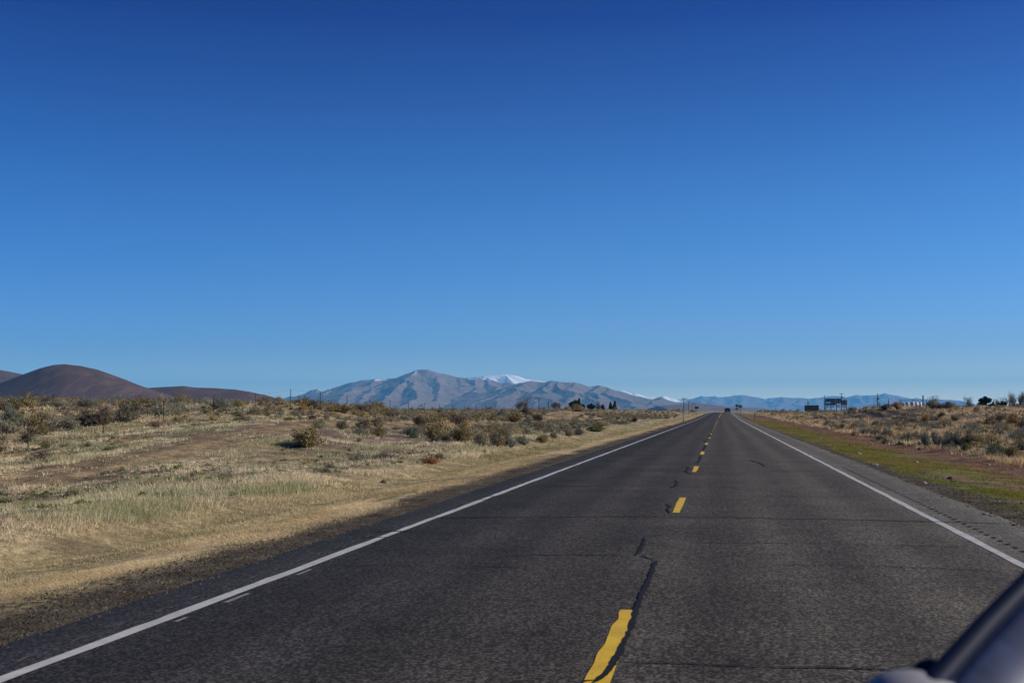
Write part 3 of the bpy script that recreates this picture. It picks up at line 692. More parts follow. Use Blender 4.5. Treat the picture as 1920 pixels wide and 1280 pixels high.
# straw strip right beside the gravel, short
grass("straw", 46000, (-7.6, -5.4, 7.5, 330), (.012, .06), (.72, .57, .33), (.44, .33, .17), 9, lambda x, y, xr: (.04 + .96 * clump(x * 2.2, y * .3, 1.1, .43, .53, 8)) * np.where(xr > -6.7, 1, .45), "flattened yellow straw strip along the gravel edge left of the road", 2.6, .12)
grass("weed", 34000, (-8.9, -6.6, 8, 200), (.02, .09), (.30, .27, .13), (.56, .46, .27), 9, lambda x, y, xr: .15 + .7 * clump(x * 1.5, y * .4, 1., .42, .54, 9), "low green weeds in the shallow ditch left of the road", .8, .1)
# right verge: short green, then red-brown litter, then pale grass
grass("green_grass", 52000, (4.5, 8.2, 12, 200), (.02, .08), (.17, .18, .028), (.30, .23, .07), 10, lambda x, y, xr: (.06 + .94 * clump(x, y * .4, 1.1, .41, .54, 12)) * (1 - sstep(6.8, 8.2, xr) * .7), "short green grass on the verge right of the road", .8, .12)
grass("dead_weed", 14000, (6.8, 10.6, 18, 200), (.03, .10), (.26, .13, .085), (.36, .24, .14), 7, lambda x, y, xr: .75 * clump(x, y * .4, 1.4, .4, .55, 13), "reddish dead weeds on bare soil right of the verge", .9, .12)
grass("bunch_grass", 36000, (9.4, 60, 26, 330), (.12, .42), (.66, .50, .31), (.52, .36, .18), 12, lambda x, y, xr: (.2 + .8 * clump(x, y, 3.2, .36, .5, 14)) * (1 - .95 * (np.exp(-((xr - 20 + (y - 145) * .06) / 3.4) ** 2) * (y > 131) * (y < 163))), "tan bunch grass on the sagebrush flat right of the road", .5, .2)
grass("bunch_grass", 12000, (-60, 100, 300, 900), (.25, .6), (.50, .41, .27), (.40, .34, .2), 8, lambda x, y, xr: (np.abs(xr) > 8) * 1.0, "far dry grass on both sides of the road crest", .5, .9)

# ------------------------------------------------------------------ shrubs
def shrub_np(seed, n, w=1., h=.8, leaf=.035, open_=.25, flat=.8):
    """leaf triangles gathered on many upward twigs in a lobed mound; unit about 1 m wide"""
    g = np.random.default_rng(seed)
    nl = g.integers(10, 19); la = g.uniform(0, 2 * np.pi, nl); lr = w * .36 * np.sqrt(g.uniform(0, 1, nl))
    lc = np.stack([np.cos(la) * lr, np.sin(la) * lr], 1); lh = h * g.uniform(.4, 1.0, nl) * (1 - .35 * (lr / (w * .3 + 1e-6)) ** 2)
    ls = w * g.uniform(.13, .26, nl)
    k = g.integers(0, nl, n); t = g.uniform(0, 1, n) ** .55
    tw = g.integers(0, 26, n); key = k * 26 + tw
    ta = (key * 2.39996) % (2 * np.pi); te = ((key * 0.754877) % 1.0)
    rr_ = ls[k] * te * (.35 + t) * 1.25
    x = lc[k, 0] * (.35 + .65 * t) + np.cos(ta) * rr_ + g.normal(0, .022 * w, n)
    y = lc[k, 1] * (.35 + .65 * t) + np.sin(ta) * rr_ + g.normal(0, .022 * w, n)
    z = lh[k] * t * np.sqrt(np.clip(1 - (te * .75) ** 2, 0, 1)) + g.normal(0, .02 * h, n)
    wild = g.uniform(0, 1, n) < .10; z = z + wild * g.uniform(0, .22, n) * h; x = x + wild * g.normal(0, .05 * w, n); y = y + wild * g.normal(0, .05 * w, n)
    z = np.maximum(z, .02)
    s = leaf * g.uniform(.6, 1.4, n)
    a = g.normal(0, 1, (n, 3)); a /= np.linalg.norm(a, axis=1)[:, None]
    a[:, 2] = np.abs(a[:, 2]) * 1.3 + .35; a /= np.linalg.norm(a, axis=1)[:, None]
    b = np.cross(a, g.normal(0, 1, (n, 3))); b /= np.linalg.norm(b, axis=1)[:, None]
    c = np.stack([x, y, z], 1)
    v = np.stack([c - b * s[:, None] * .35, c + b * s[:, None] * .35, c + a * s[:, None] * 1.3], 1).reshape(-1, 3)
    ns = max(6, n // 28); sk = g.integers(0, nl, ns); ang = g.uniform(0, 6.28, ns)
    tip = np.stack([lc[sk, 0] + np.cos(ang) * ls[sk] * .8, lc[sk, 1] + np.sin(ang) * ls[sk] * .8, lh[sk] * g.uniform(.5, 1.12, ns)], 1)
    b0 = g.normal(0, .05 * w, (ns, 3)); b0[:, 2] = -.03; e_ = g.normal(0, .010 * w, (ns, 3))
    sv = np.stack([b0 - e_, b0 + e_, tip], 1).reshape(-1, 3); v = np.concatenate([v, sv])
    tint = np.repeat(g.uniform(.72, 1.28, nl)[k] * g.uniform(.8, 1.2, n), 3)
    warm = np.repeat(g.uniform(0, 1, n), 3)
    col = np.stack([tint * (1 + .10 * warm), tint, tint * (1 - .12 * warm)], 1)
    col = np.concatenate([col, np.full((ns * 3, 3), .42) * np.array([1.1, .95, .85])])
    return v, col

def stems_mb(seed, w=1., h=.8, n=9):
    g = random.Random(seed); m = MB()
    for _ in range(n):
        a = g.uniform(0, 6.28); r = w * g.uniform(.1, .36); hh = h * g.uniform(.45, .8)
        m.tube([(g.uniform(-.04, .04), g.uniform(-.04, .04), -.05), (math.cos(a) * r * .45, math.sin(a) * r * .45, hh * .45), (math.cos(a) * r, math.sin(a) * r, hh)], [.022, .014, .006], 4, False)
    return m

KIND = {  # colour, height ratio
 'sage':   ((.235, .225, .160), .62, "sagebrush_shrub"),
 'blue':   ((.165, .185, .150), .62, "sagebrush_shrub"),
 'olive':  ((.215, .180, .085), .66, "rabbitbrush_shrub"),
 'dark':   ((.085, .075, .055), .62, "greasewood_shrub"),
 'brown':  ((.190, .150, .110), .62, "greasewood_shrub"),
 'tan':    ((.370, .290, .165), .55, "dry_bush"),
 'rust':   ((.400, .215, .085), .50, "dry_bush"),
 'green':  ((.125, .160, .060), .50, "green_shrub"),
}
wood = simple("shrub_wood", (.10, .08, .065), .9, scale=20)
LEAF = {k: foliage("leaves_" + k, c, .22) for k, (c, _, _) in KIND.items()}
NV = 4
_fine, _mid, _stem = {}, {}, {}
_rawmid = [shrub_np(200 + i, 1900, 1, .62, .036) for i in range(NV)]
_rawlow = [shrub_np(300 + i, 240, 1, .62, .09) for i in range(NV)]
for kd, (c, hr, nm) in KIND.items():
    for i in range(NV):
        v, col = _rawmid[i]; v = v * np.array([1, 1, hr / .62]); _mid[kd, i] = mesh_np(nm, v, np.arange(len(v)).reshape(-1, 3), LEAF[kd], col)
for kd in KIND:
    for i in range(2):
        v, col = shrub_np(100 + i + 10 * list(KIND).index(kd), 3400, 1, KIND[kd][1], .034)
        _fine[kd, i] = mesh_np("foliage", v, np.arange(len(v)).reshape(-1, 3), LEAF[kd], col)
for i in range(2): _stem[i] = stems_mb(i + 5, 1, .6, 11).mesh("stem", wood)

CATN = {'sagebrush_shrub': 'sagebrush', 'rabbitbrush_shrub': 'shrub', 'greasewood_shrub': 'shrub', 'dry_bush': 'dry bush', 'green_shrub': 'green shrub'}
placed = []
def hero(px0, px1, pyt, pyb, kd, label, i=0, dflt=130.):
    p = hit((px0 + px1) / 2, pyb - (pyb - pyt) * .08, dflt)
    d = -p[0] * sa + p[1] * ca
    w = (px1 - px0) * d / F * 1.15; h = (pyb - pyt) * d / F * 1.25
    e = bpy.data.objects.new(KIND[kd][2], None); COL.objects.link(e); e.location = (p[0], p[1], p[2] - .03)
    e.rotation_euler = (0, 0, random.uniform(0, 6.28)); e.scale = (w, w, h / KIND[kd][1]); e.empty_display_size = .2
    link("foliage", _fine[kd, i % 2], e); link("stem", _stem[i % 2], e)
    tag(e, label, CATN[KIND[kd][2]], "shrubs that stand out on the flats")
    placed.append((p[0], p[1], w / 2)); return e

H = [
 (212, 270, 757, 790, 'dark', "large dark brown leafless bush behind the second gap of the left fence posts"),
 (52, 104, 770, 803, 'olive', "dark olive bush just behind the leftmost fence post"),
 (140, 184, 771, 803, 'dark', "blackish green bush directly left of the second fence post"),
 (0, 44, 762, 798, 'blue', "grey-blue sagebrush at the left edge of the picture"),
 (176, 212, 765, 800, 'brown', "brownish bush wedged between the second fence post and the big dark bush"),
 (292, 318, 742, 782, 'brown', "tall narrow brown bush with a pale top at the third fence post"),
 (398, 432, 745, 768, 'blue', "grey bush on the knoll beside the fourth fence post"),
 (430, 458, 746, 766, 'olive', "pale olive bush on the knoll right of the fourth fence post"),
 (562, 582, 747, 765, 'olive', "upright olive bush right of the tallest skyline fence post"),
 (560, 577, 759, 769, 'rust', "small orange ball-shaped tumbleweed on the knoll"),
 (576, 598, 752, 768, 'dark', "small dark bush in front of the mountain's left foot"),
 (614, 664, 755, 774, 'olive', "broad low olive bush on the skyline left of the peak"),
 (662, 688, 759, 773, 'dark', "dark rounded bush on the skyline below the highest peak"),
 (690, 724, 750, 776, 'olive', "tall olive bush with a fence post at its left side"),
 (548, 610, 799, 842, 'olive', "biggest grey-olive bush on the near slope left of the road"),
 (584, 612, 787, 806, 'sage', "pale grey sagebrush just above the biggest olive bush"),
 (628, 656, 787, 806, 'sage', "grey sagebrush between the biggest olive bush and the brown one"),
 (667, 698, 784, 808, 'brown', "brown twiggy bush on bare soil, shadow to its left"),
 (694, 724, 780, 800, 'sage', "grey and tan sagebrush touching the brown twiggy bush"),
 (771, 800, 782, 798, 'dark', "dark low bush alone on the bare soil"),
 (782, 797, 794, 808, 'olive', "small olive bush under the dark low bush"),
 (842, 878, 777, 801, 'brown', "wide brown bush above the yellow-green one"),
 (842, 887, 799, 833, 'olive', "yellow-green bush with dark left side at the soil's edge"),
 (826, 848, 816, 830, 'dark', "dark twigs on the left side of the yellow-green bush"),
 (885, 917, 808, 838, 'sage', "light grey sagebrush right of the yellow-green bush"),
 (917, 944, 810, 839, 'sage', "pale sagebrush with a twiggy base in the roadside row"),
 (930, 946, 822, 839, 'rust', "small orange dry bush low in the roadside row"),
 (941, 967, 815, 840, 'blue', "dark grey-green sagebrush near the left end of the roadside row"),
 (968, 993, 814, 836, 'blue', "grey-green sagebrush in the middle of the roadside row"),
 (1005, 1031, 811, 831, 'olive', "olive bush in the roadside row"),
 (1030, 1047, 808, 823, 'sage', "light bush right of the olive one in the roadside row"),
 (1055, 1077, 804, 819, 'sage', "pale green sagebrush towards the right end of the roadside row"),
 (1074, 1093, 801, 816, 'blue', "dark blue-green sagebrush near the right end of the roadside row"),
 (1100, 1137, 796, 810, 'green', "wide low green bush closing the roadside row"),
 (766, 783, 811, 822, 'green', "small bright green cushion plant on the bare soil"),
 (790, 824, 853, 871, 'rust', "low orange-brown dry bush beside the straw strip"),
 (812, 836, 848, 862, 'sage', "small grey-green plant behind the low orange dry bush"),
 (928, 952, 768, 786, 'blue', "grey bush left of the yellow-olive bush on the flat"),
 (950, 982, 772, 793, 'olive', "yellow-olive bush in the middle of the left flat"),
 (977, 996, 764, 777, 'dark', "dark bush behind the yellow-olive bush"),
 (996, 1019, 776, 790, 'dark', "dark spreading bush left of the rutted bank"),
 (991, 1007, 794, 805, 'brown', "small round brown bush above the roadside row"),
 (1109, 1127, 791, 800, 'dark', "small dark bush behind the wide low green bush"),
 (1184, 1198, 782, 792, 'dark', "dark bush nearest the road's left edge far ahead"),
 (916, 936, 759, 770, 'olive', "olive bush on the skyline left of the bare tree"),
 (1070, 1096, 760, 772, 'tan', "tan bush in front of the dark evergreen"),
 (1055, 1071, 761, 771, 'tan', "tan bush left of and below the dark evergreen"),
 (700, 745, 848, 862, 'blue', "flat grey shrub low on the near slope"),
 (655, 690, 850, 866, 'blue', "flat grey-blue shrub left of its twin on the near slope"),
 # right of the road
 (1589, 1607, 762, 773, 'olive', "olive bush right of the big billboard"),
 (1596, 1610, 808, 818, 'rust', "small dark red bush at the edge of the red soil"),
 (1613, 1631, 802, 815, 'blue', "grey-green sagebrush, leftmost of the row beyond the red soil"),
 (1633, 1649, 804, 818, 'blue', "rounded grey-blue sagebrush second in the row beyond the red soil"),
 (1643, 1659, 813, 827, 'blue', "small front sagebrush above the green cushion"),
 (1652, 1676, 803, 818, 'sage', "light sagebrush behind the small front one"),
 (1687, 1714, 811, 829, 'blue', "broad green-grey sagebrush in the middle of the right row"),
 (1651, 1668, 823, 832, 'green', "bright green cushion plant on the red soil"),
 (1681, 1697, 827, 835, 'green', "low green cushion plant, right one of the pair on the red soil"),
 (1674, 1690, 755, 768, 'rust', "orange bush on top of the mound left of the tanks"),
 (1650, 1674, 759, 768, 'dark', "dark bush on top of the mound"),
 (1728, 1744, 810, 838, 'blue', "narrow grey sagebrush in the right row"),
 (1744, 1762, 809, 833, 'sage', "pale sagebrush right of the narrow grey one"),
 (1757, 1777, 820, 838, 'sage', "small pale sagebrush in front of the big blue-grey one"),
 (1778, 1806, 808, 838, 'blue', "big blue-grey sagebrush in the right row"),
 (1803, 1834, 815, 837, 'dark', "dark sagebrush joined to the big blue-grey one"),
 (1849, 1884, 829, 854, 'green', "dark green round bush standing alone on the red soil"),
 (1883, 1912, 834, 860, 'olive', "yellow-green feathery bush right of the dark green round bush"),
 (1865, 1884, 805, 823, 'dark', "dark bush behind the dark green round bush"),
 (1890, 1924, 804, 829, 'blue', "large grey sagebrush at the right edge of the picture"),
 (1804, 1819, 830, 846, 'green', "small light green plant at the red soil's far edge"),
 (1730, 1745, 779, 793, 'rust', "orange dry bush right of the dark cut slope"),
 (1758, 1774, 773, 784, 'dark', "dark bush on the right rise"),
 (1781, 1797, 780, 790, 'dark', "second dark bush on the right rise, lower and further right"),
 (1846, 1870, 783, 799, 'tan', "broad tan bush on the orange grass patch"),
 (1892, 1915, 784, 800, 'rust', "orange bush below the leaning post"),
]
for i, r in enumerate(H): hero(*r, i=i)

def vis(x, y, m=1.04):
    r = x * ca + y * sa; d = -x * sa + y * ca
    return d > 5 and abs(r / d) < 960 / F * m

def free(x, y, w):
    return all((x - a) ** 2 + (y - b_) ** 2 > (w * .8 + c) ** 2 * .32 for a, b_, c in placed[-500:])

WHERE = [  # lateral from, to, along from, to, how many, size, kinds, phrase for label, group
 (-62, -34, 50, 130, 170, (.9, 2.1), ['sage', 'blue', 'brown', 'dark', 'olive', 'sage'], "behind the wire fence left of the road", "shrubs behind the left wire fence"),
 (-130, -62, 70, 200, 110, (1.1, 2.3), ['sage', 'brown', 'blue', 'dark', 'olive'], "on the far left flat before the dark hills", "shrubs on the far left flat"),
 (-33, -12, 88, 160, 80, (.7, 1.6), ['sage', 'sage', 'blue', 'brown', 'olive', 'tan'], "between the wire fence and the roadside row", "shrubs between the fence and the road"),
 (-16.5, -10.6, 50, 150, 60, (.8, 1.6), ['sage', 'sage', 'blue', 'olive', 'tan'], "in the dense row along the left verge", "shrubs of the left roadside row"),
 (-32.5, -23.6, 38, 78, 46, (.35, .95), ['sage', 'brown', 'green', 'blue', 'olive', 'tan'], "between the dirt track and the wire fence", "low shrubs beside the dirt track"),
 (-20, -11, 58, 104, 30, (.4, 1.0), ['sage', 'brown', 'blue', 'tan', 'olive'], "on the bare grey-brown soil left of the road", "shrubs on the bare soil"),
 (-27, -10, 18, 62, 14, (.35, .7), ['sage', 'blue', 'olive', 'tan'], "low on the grassy bank by the dirt track", "small shrubs on the near bank"),
 (10.2, 30, 45, 130, 95, (.6, 1.35), ['sage', 'blue', 'blue', 'sage', 'tan', 'olive'], "on the sagebrush flat right of the red soil", "shrubs on the right flat"),
 (25, 75, 110, 230, 70, (1.0, 2.4), ['olive', 'sage', 'tan', 'brown', 'dark'], "on the grassy rise right of the mound", "shrubs on the right rise"),
]
SZ = {0: "small", 1: "larger"}
CN = {'sage': 'light grey-green', 'blue': 'blue-grey', 'olive': 'olive-yellow', 'dark': 'nearly black', 'brown': 'brown twiggy', 'tan': 'straw-coloured', 'rust': 'orange', 'green': 'green'}
for x0, x1, y0, y1, cnt, (s0, s1), kinds, phrase, grp in WHERE:
    k = tries = 0
    while k < cnt and tries < 6000:
        tries += 1
        y = (random.uniform(y0 ** .5, y1 ** .5)) ** 2; xr = random.uniform(x0, x1); x = xr + float(road_dx(y))
        if not vis(x, y): continue
        if fbm(np.array([x / 14]), np.array([y / 14]), 99, 2)[0] < .42: continue
        w = random.uniform(s0, s1)
        if abs(xr + 21.2) < 2.3 and y < 300: continue
        if -26 < xr < -14.5 and 44 < y < 88 and random.random() < .5: continue
        if 12 < xr < 26 and 131 < y < 162: continue
        pxl = 960 + F * (x * ca + y * sa) / (-x * sa + y * ca)
        if (1682 < pxl < 1738 or pxl > 1785) and y > 120: continue
        if not free(x, y, w / 2): continue
        kd = random.choice(kinds); i = random.randrange(NV); nm = KIND[kd][2]
        o = link(nm, _mid[kd, i], None, (x, y, th(x, y) - .04), random.uniform(0, 6.28), (w, w, w * random.uniform(.8, 1.2)))
        tag(o, f"{CN[kd]} {nm.replace('_', ' ')} {phrase}", CATN[nm], grp)
        placed.append((x, y, w / 2)); k += 1

# the rest of the brush: thousands of far and tiny plants, one mass per colour family
def brush_mass(name, n, boxes, kd, srange, label, seed, raw):
    g = np.random.default_rng(seed); vs, cs = [], []
    for (x0, x1, y0, y1, frac) in boxes:
        m = int(n * frac); u = g.uniform(0, 1, m * 3); y = np.exp(np.log(y0) + u * (np.log(y1) - np.log(y0)))
        xr = g.uniform(x0, x1, m * 3); x = xr + road_dx(y)
        r = x * ca + y * sa; d = -x * sa + y * ca
        ok = (d > 5) & (np.abs(r / d) < .445) & (fbm(x / 10, y / 10, seed, 3) > .42) & ~((np.abs(xr + 21.2) < 2.2) & (y < 300))
        ok &= ~((xr > -26) & (xr < -10) & (y > 44) & (y < 86) & (g.uniform(0, 1, m * 3) < .8)) & ~((xr > 11) & (xr < 26) & (y > 130) & (y < 162))
        x, y = x[ok][:m], y[ok][:m]; z = terrain(x, y) - .04
        s = g.uniform(*srange, len(x)) * (.8 + np.hypot(x, y) * .0012); a = g.uniform(0, 6.28, len(x)); t = g.uniform(.7, 1.25, len(x)); hz = s * g.uniform(.7, 1.15, len(x))
        for j in range(len(x)):
            v, c = raw[j % NV]; cj, sj = math.cos(a[j]) * s[j], math.sin(a[j]) * s[j]
            vs.append(np.stack([v[:, 0] * cj - v[:, 1] * sj + x[j], v[:, 0] * sj + v[:, 1] * cj + y[j], v[:, 2] * hz[j] + z[j]], 1).astype(np.float32)); cs.append(c * t[j])
    v = np.concatenate(vs); c = np.concatenate(cs)
    tag(link(name, mesh_np(name, v, np.arange(len(v)).reshape(-1, 3), LEAF[kd], c)), label, 'scrub', kind='stuff')
LB = [(-35, -11, 75, 230, .25), (-140, -35, 45, 420, .35), (-60, -9, 200, 520, .12), (10.4, 60, 60, 420, .28)]
brush_mass("low_scrub", 2900, LB, 'sage', (.4, 1.05), "countless small grey-green scrub plants over the flats", 11, _rawlow)
brush_mass("low_scrub", 1900, LB, 'olive', (.4, .95), "countless small olive scrub plants over the flats", 12, _rawlow)
brush_mass("low_scrub", 1700, LB, 'brown', (.4, .95), "countless small brown scrub plants over the flats", 13, _rawlow)
brush_mass("low_scrub", 1000, LB, 'dark', (.3, .7), "countless small dark scrub plants over the flats", 14, _rawlow)
brush_mass("low_scrub", 1500, [(-34, -9.5, 14, 80, .75), (10, 24, 34, 90, .4)], 'sage', (.14, .38), "tiny grey-green seedlings on the near slopes", 15, _rawlow)
brush_mass("low_scrub", 900, [(-34, -9.5, 14, 80, 1.)], 'green', (.12, .34), "small dark green plants among the grass of the near slope", 25, _rawlow)
brush_mass("low_scrub", 1400, [(-420, -60, 200, 600, .5), (-70, -10, 380, 600, .2), (12, 260, 300, 650, .3)], 'brown', (.9, 1.8), "distant brush line along the horizon of the plain", 16, _rawlow)

# ------------------------------------------------------------------ wire fences
rust = simple("rusty_steel", (.085, .050, .036), .8, .2, .35, 14)
galv = simple("galvanised_wire", (.16, .15, .14), .5, .6, .2, 30)
oldwood = simple("weathered_wood", (.13, .105, .082), .9, 0, .35, 6)
def tpost(h):
    m = MB(); m.box((0, 0, h / 2 - .15), (.045, .012, h + .3)); m.box((0, .022, h / 2 - .15), (.012, .034, h + .3))
    for k in range(8): m.box((0, -.011, .25 + k * (h - .35) / 7.5), (.03, .012, .025))
    return m
def fence(name, sites, h, label, nwire=4, wr=.006, leanf=.04):
    e = bpy.data.objects.new(name, None); COL.objects.link(e); e.location = sites[0]; e.empty_display_size = .3
    o0 = Vector(sites[0]); pm = tpost(h).mesh("post", rust)
    for s in sites:
        p = link("post", pm, e, Vector(s) - o0); p.rotation_euler = (random.uniform(-leanf, leanf), random.uniform(-leanf, leanf), random.uniform(-.3, .3))
    for k in range(nwire):
        m = MB(); z = h * (.28 + .66 * k / (nwire - 1)); pts = []
        for a, b_ in zip(sites[:-1], sites[1:]):
            for t in (0, .5):
                q = Vector(a) * (1 - t) + Vector(b_) * t - o0; pts.append((q.x, q.y, q.z + z - (.03 if t else 0)))
        q = Vector(sites[-1]) - o0; pts.append((q.x, q.y, q.z + z)); m.tube(pts, wr, 3, False); m.build("wire", galv, e)
    return tag(e, label, 'fence')
ls = []
for k in range(-2, 30):
    y = 53.2 + k * 7.13; x = -33 + float(road_dx(y)); ls.append((x, y, th(x, y)))
fence("wire_fence", ls, 1.28, "barbed wire fence on rusty steel posts along the left flat", leanf=.03)
rs = []
for k in range(0, 15):
    y = 96 + k * 11.2; x = 24.5 + float(road_dx(y)); rs.append((x, y, th(x, y)))
fence("wire_fence", rs, 1.35, "wire fence on thin dark posts across the right flat and mound")

# leaning timber brace post at the right edge
p = hit(1902, 785); m = MB(); d_ = -p[0] * sa + p[1] * ca
m.tube([(0, 0, -.3), (.018 * 1 * d_ * .25, 0, .6), (14 * d_ / F, .0, 17 * d_ / F)], [.05, .045, .04], 7)
o = m.build("leaning_post", oldwood, None, p, YAW); tag(o, "leaning wooden post sticking out of the grass at the right edge", "post")

# ------------------------------------------------------------------ roadside markers and signs
steel = simple("sign_post_steel", (.20, .19, .18), .6, .4)
dk = simple("dark_marker", (.06, .045, .04), .7)
wh = simple("white_reflector", (.62, .62, .60), .5)
def marker(px, py, hpx, label, mat, depth):
    p = at(px, depth); e = bpy.data.objects.new("delineator_post", None); COL.objects.link(e); e.location = p
    hh = 1.25
    MB().box((0, 0, hh / 2 - .1), (.085, .03, hh + .2)).build("post", mat, e)
    MB().box((0, -.02, hh - .12), (.075, .012, .12)).build("reflector", wh, e)
    return tag(e, label, 'delineator', 'roadside marker posts')
marker(1414, 789, 12, "dark marker post on the right verge this side of the car", dk, 205)
marker(1280.5, 790, 14, "thin grey marker post in the straw on the left verge", steel, 170)

def sign_post(px, depth, plates, label, name, hpost, rz=0):
    p = at(px, depth); e = bpy.data.objects.new(name, None); COL.objects.link(e); e.location = p; e.rotation_euler = (0, 0, rz)
    MB().box((0, 0, hpost / 2 - .2), (.09, .06, hpost + .4)).build("post", steel, e)
    for nm, shape, (w, h), z, mat, mk in plates:
        m = MB(); t = .012
        if shape == 'diamond': prof = [(0, -h / 2), (w / 2, 0), (0, h / 2), (-w / 2, 0)]
        else: prof = [(-w / 2, -h / 2), (w / 2, -h / 2), (w / 2, h / 2), (-w / 2, h / 2)]
        fr_ = [(x, -.045, z + y) for x, y in prof]; bk = [(x, -.045 + t, z + y) for x, y in prof]
        m.quad(fr_); m.quad(bk[::-1])
        for i in range(4): m.quad([fr_[(i + 1) % 4], fr_[i], bk[i], bk[(i + 1) % 4]])
        pl = m.build(nm, mat, e)
        if mk:
            mkm, parts_ = mk; q = MB()
            for cx, cz, ww, hh in parts_: q.box((cx, -.052, z + cz), (ww, .006, hh))
            q.build("marking", mkm, pl)
    return tag(e, label, 'road sign', 'road signs near the crest')
yel = simple("yellow_sign_face", (.62, .42, .03), .5); grn = simple("green_sign_face", (.02, .17, .07), .5)
blk = simple("black_sign_print", (.02, .02, .02), .6); orb = simple("rust_brown_sign_face", (.24, .085, .035), .6); wht = simple("white_sign_print", (.7, .7, .7), .6)
sign_post(1381, 400, [("sign_plate", 'diamond', (1.35, 1.35), 2.45, yel, (blk, [(0, .05, .55, .5)])), ("sign_plate", 'rect', (1.15, .5), 1.45, yel, (blk, [(0, 0, .75, .22)]))], "yellow diamond warning sign with a plate below it, right verge near the crest", "warning_sign", 3.1)
sign_post(1387.5, 410, [("sign_plate", 'rect', (1.15, .95), 2.3, grn, (wht, [(0, .2, .7, .1), (0, -.1, .8, .1)]))], "small green sign right of the yellow diamond sign", "green_sign", 2.9)
sign_post(1306, 300, [("sign_plate", 'rect', (.9, .62), 2.0, orb, None)], "rusty brown sign on a post on the left verge by the distant poles", "brown_sign", 2.3)

# ------------------------------------------------------------------ utility poles
polew = simple("creosoted_pole", (.085, .065, .05), .9, 0, .3, 3)
metalgrey = simple("grey_metal", (.12, .12, .12), .6, .5)
def pole(px, depth, ytop, label, arms=1, can=False, r=.15, base=None, group="utility poles across the plain"):
    p = at(px, depth); top = CAMH + (769.5 - ytop) * depth / F - p[2]
    e = bpy.data.objects.new("utility_pole", None); COL.objects.link(e); e.location = p; e.rotation_euler = (0, 0, YAW + random.uniform(-.2, .2))
    MB().tube([(0, 0, -.5), (0, 0, top * .5), (0, 0, top)], [r * 1.15, r, r * .75], 8).build("pole", polew, e, smooth=True)
    for k in range(arms):
        z = top - .35 - .9 * k; a = MB().box((0, -.14, z), (2.5, .12, .14)).build("crossarm", polew, e)
        q = MB()
        for xx in (-1.1, -.5, .5, 1.1): q.lathe([(.03, 0), (.06, .06), (.03, .12), (.05, .18), (0.001, .22)], 6, (xx, -.14, z + .07))
        q.build("insulator", metalgrey, a)
    if can: MB().lathe([(.001, -.45), (.28, -.45), (.28, .4), (.001, .46)], 10, (.38, 0, top - 2.2)).build("transformer", metalgrey, e)
    return tag(e, label, 'utility pole', group)
pole(1010.5, 420, 745, "lone utility pole between the bare tree and the round leafless tree", 1)
pole(1028.5, 430, 752, "shorter dark pole left of the round leafless tree", 0, r=.2)
for k, (px, dp, yt) in enumerate(((1281.8, 560, 745.5), (1291, 640, 751.5), (1297.5, 760, 754.5), (1302.5, 900, 756))):
    pole(px, dp, yt, ["tallest and nearest pole of the line left of the road", "second pole of the line left of the road", "third pole of the line left of the road", "fourth pole of the line left of the road"][k], 1, r=.2)
pole(1514, 620, 747.5, "utility pole rising behind the dark board wall", 0, True)
pole(1545.5, 560, 741, "bare tall pole at the billboard's left side", 0, r=.2)
pole(1577, 620, 737, "pole with a wide crossarm sticking up behind the billboard", 1, True, .2)
pole(1644.5, 480, 737, "pole with a transformer standing on the mound", 0, True, .19)
pole(1665, 560, 747, "short bare pole between the mound pole and the white tanks", 0, r=.2)
pole(1739.5, 330, 753.5, "stub pole at the foot of the guy wire right of the tanks", 0, r=.14)
pole(1900.5, 330, 755, "dark stub pole in the trees at the far right", 0, r=.14)

# thick post with a long beam and guy wire
p = at(1730, 260); k = 260 / F; z0 = lambda y: CAMH + (769.5 - y) * k - p[2]
e = bpy.data.objects.new("gate_frame", None); COL.objects.link(e); e.location = p; e.rotation_euler = (0, 0, YAW)
MB().tube([(0, 0, -.4), (0, 0, z0(741))], [.17, .15], 10).build("post", oldwood, e, smooth=True)
MB().tube([(-42 * k, 0, -.4), (-42 * k, 0, z0(749.5))], [.09, .08], 8).build("post", oldwood, e, smooth=True)
MB().tube([(-42 * k, -.1, z0(750.3)), (0, -.1, z0(750.3))], .06, 6).build("beam", oldwood, e)
MB().tube([(0, 0, z0(745)), (9.5 * k, .1, z0(757.5))], .03, 4).build("guy_wire", galv, e)
tag(e, "tall thick post with a long thin beam in front of the tanks", "gate frame")

# ------------------------------------------------------------------ billboards
bdark = simple("dark_timber", (.040, .027, .022), .85, 0, .4, 1.5); wfac = simple("white_primer_panel", (.42, .41, .42), .7, 0, .2, 1.)
dep = 560; k = dep / F; p = at(1567, dep); z0 = lambda y: CAMH + (769.5 - y) * k - p[2]
e = bpy.data.objects.new("billboard", None); COL.objects.link(e); e.location = p; e.rotation_euler = (0, 0, YAW)
W = 40.5 * k; zt, zb = z0(747.2), z0(759)
for xx in (-.47, -.24, .02, .25, .47): MB().box((xx * W, .35, (zt - 1) / 2 - .2), (.24, .24, zt + .2)).build("leg", bdark, e)
pm = MB()
for i in range(4):
    for j in range(4):      # sheet panels hung on the stringers, gaps between
        if (i * 5 + j * 3) % 7 == 3: continue
        pm.box(((i - 1.5) * W / 4, .08, zb + (j + .5) * (zt - zb) / 4), (W / 4 * .92, .05, (zt - zb) / 4 * .72))
pm.build("sheet_panel", simple("faded_back_panel", (.11, .095, .105), .8, 0, .3, .8), e)
sm = MB()
for j in range(5): sm.box((0, -.02, zb + j * (zt - zb) / 4), (W, .10, .17))
sm.build("stringer", bdark, e)
vm_ = MB()
for i in range(9): vm_.box(((i / 8 - .5) * W, -.14, (zt + zb) / 2), (.16, .1, zt - zb + .1))
vm_.build("upright", bdark, e)
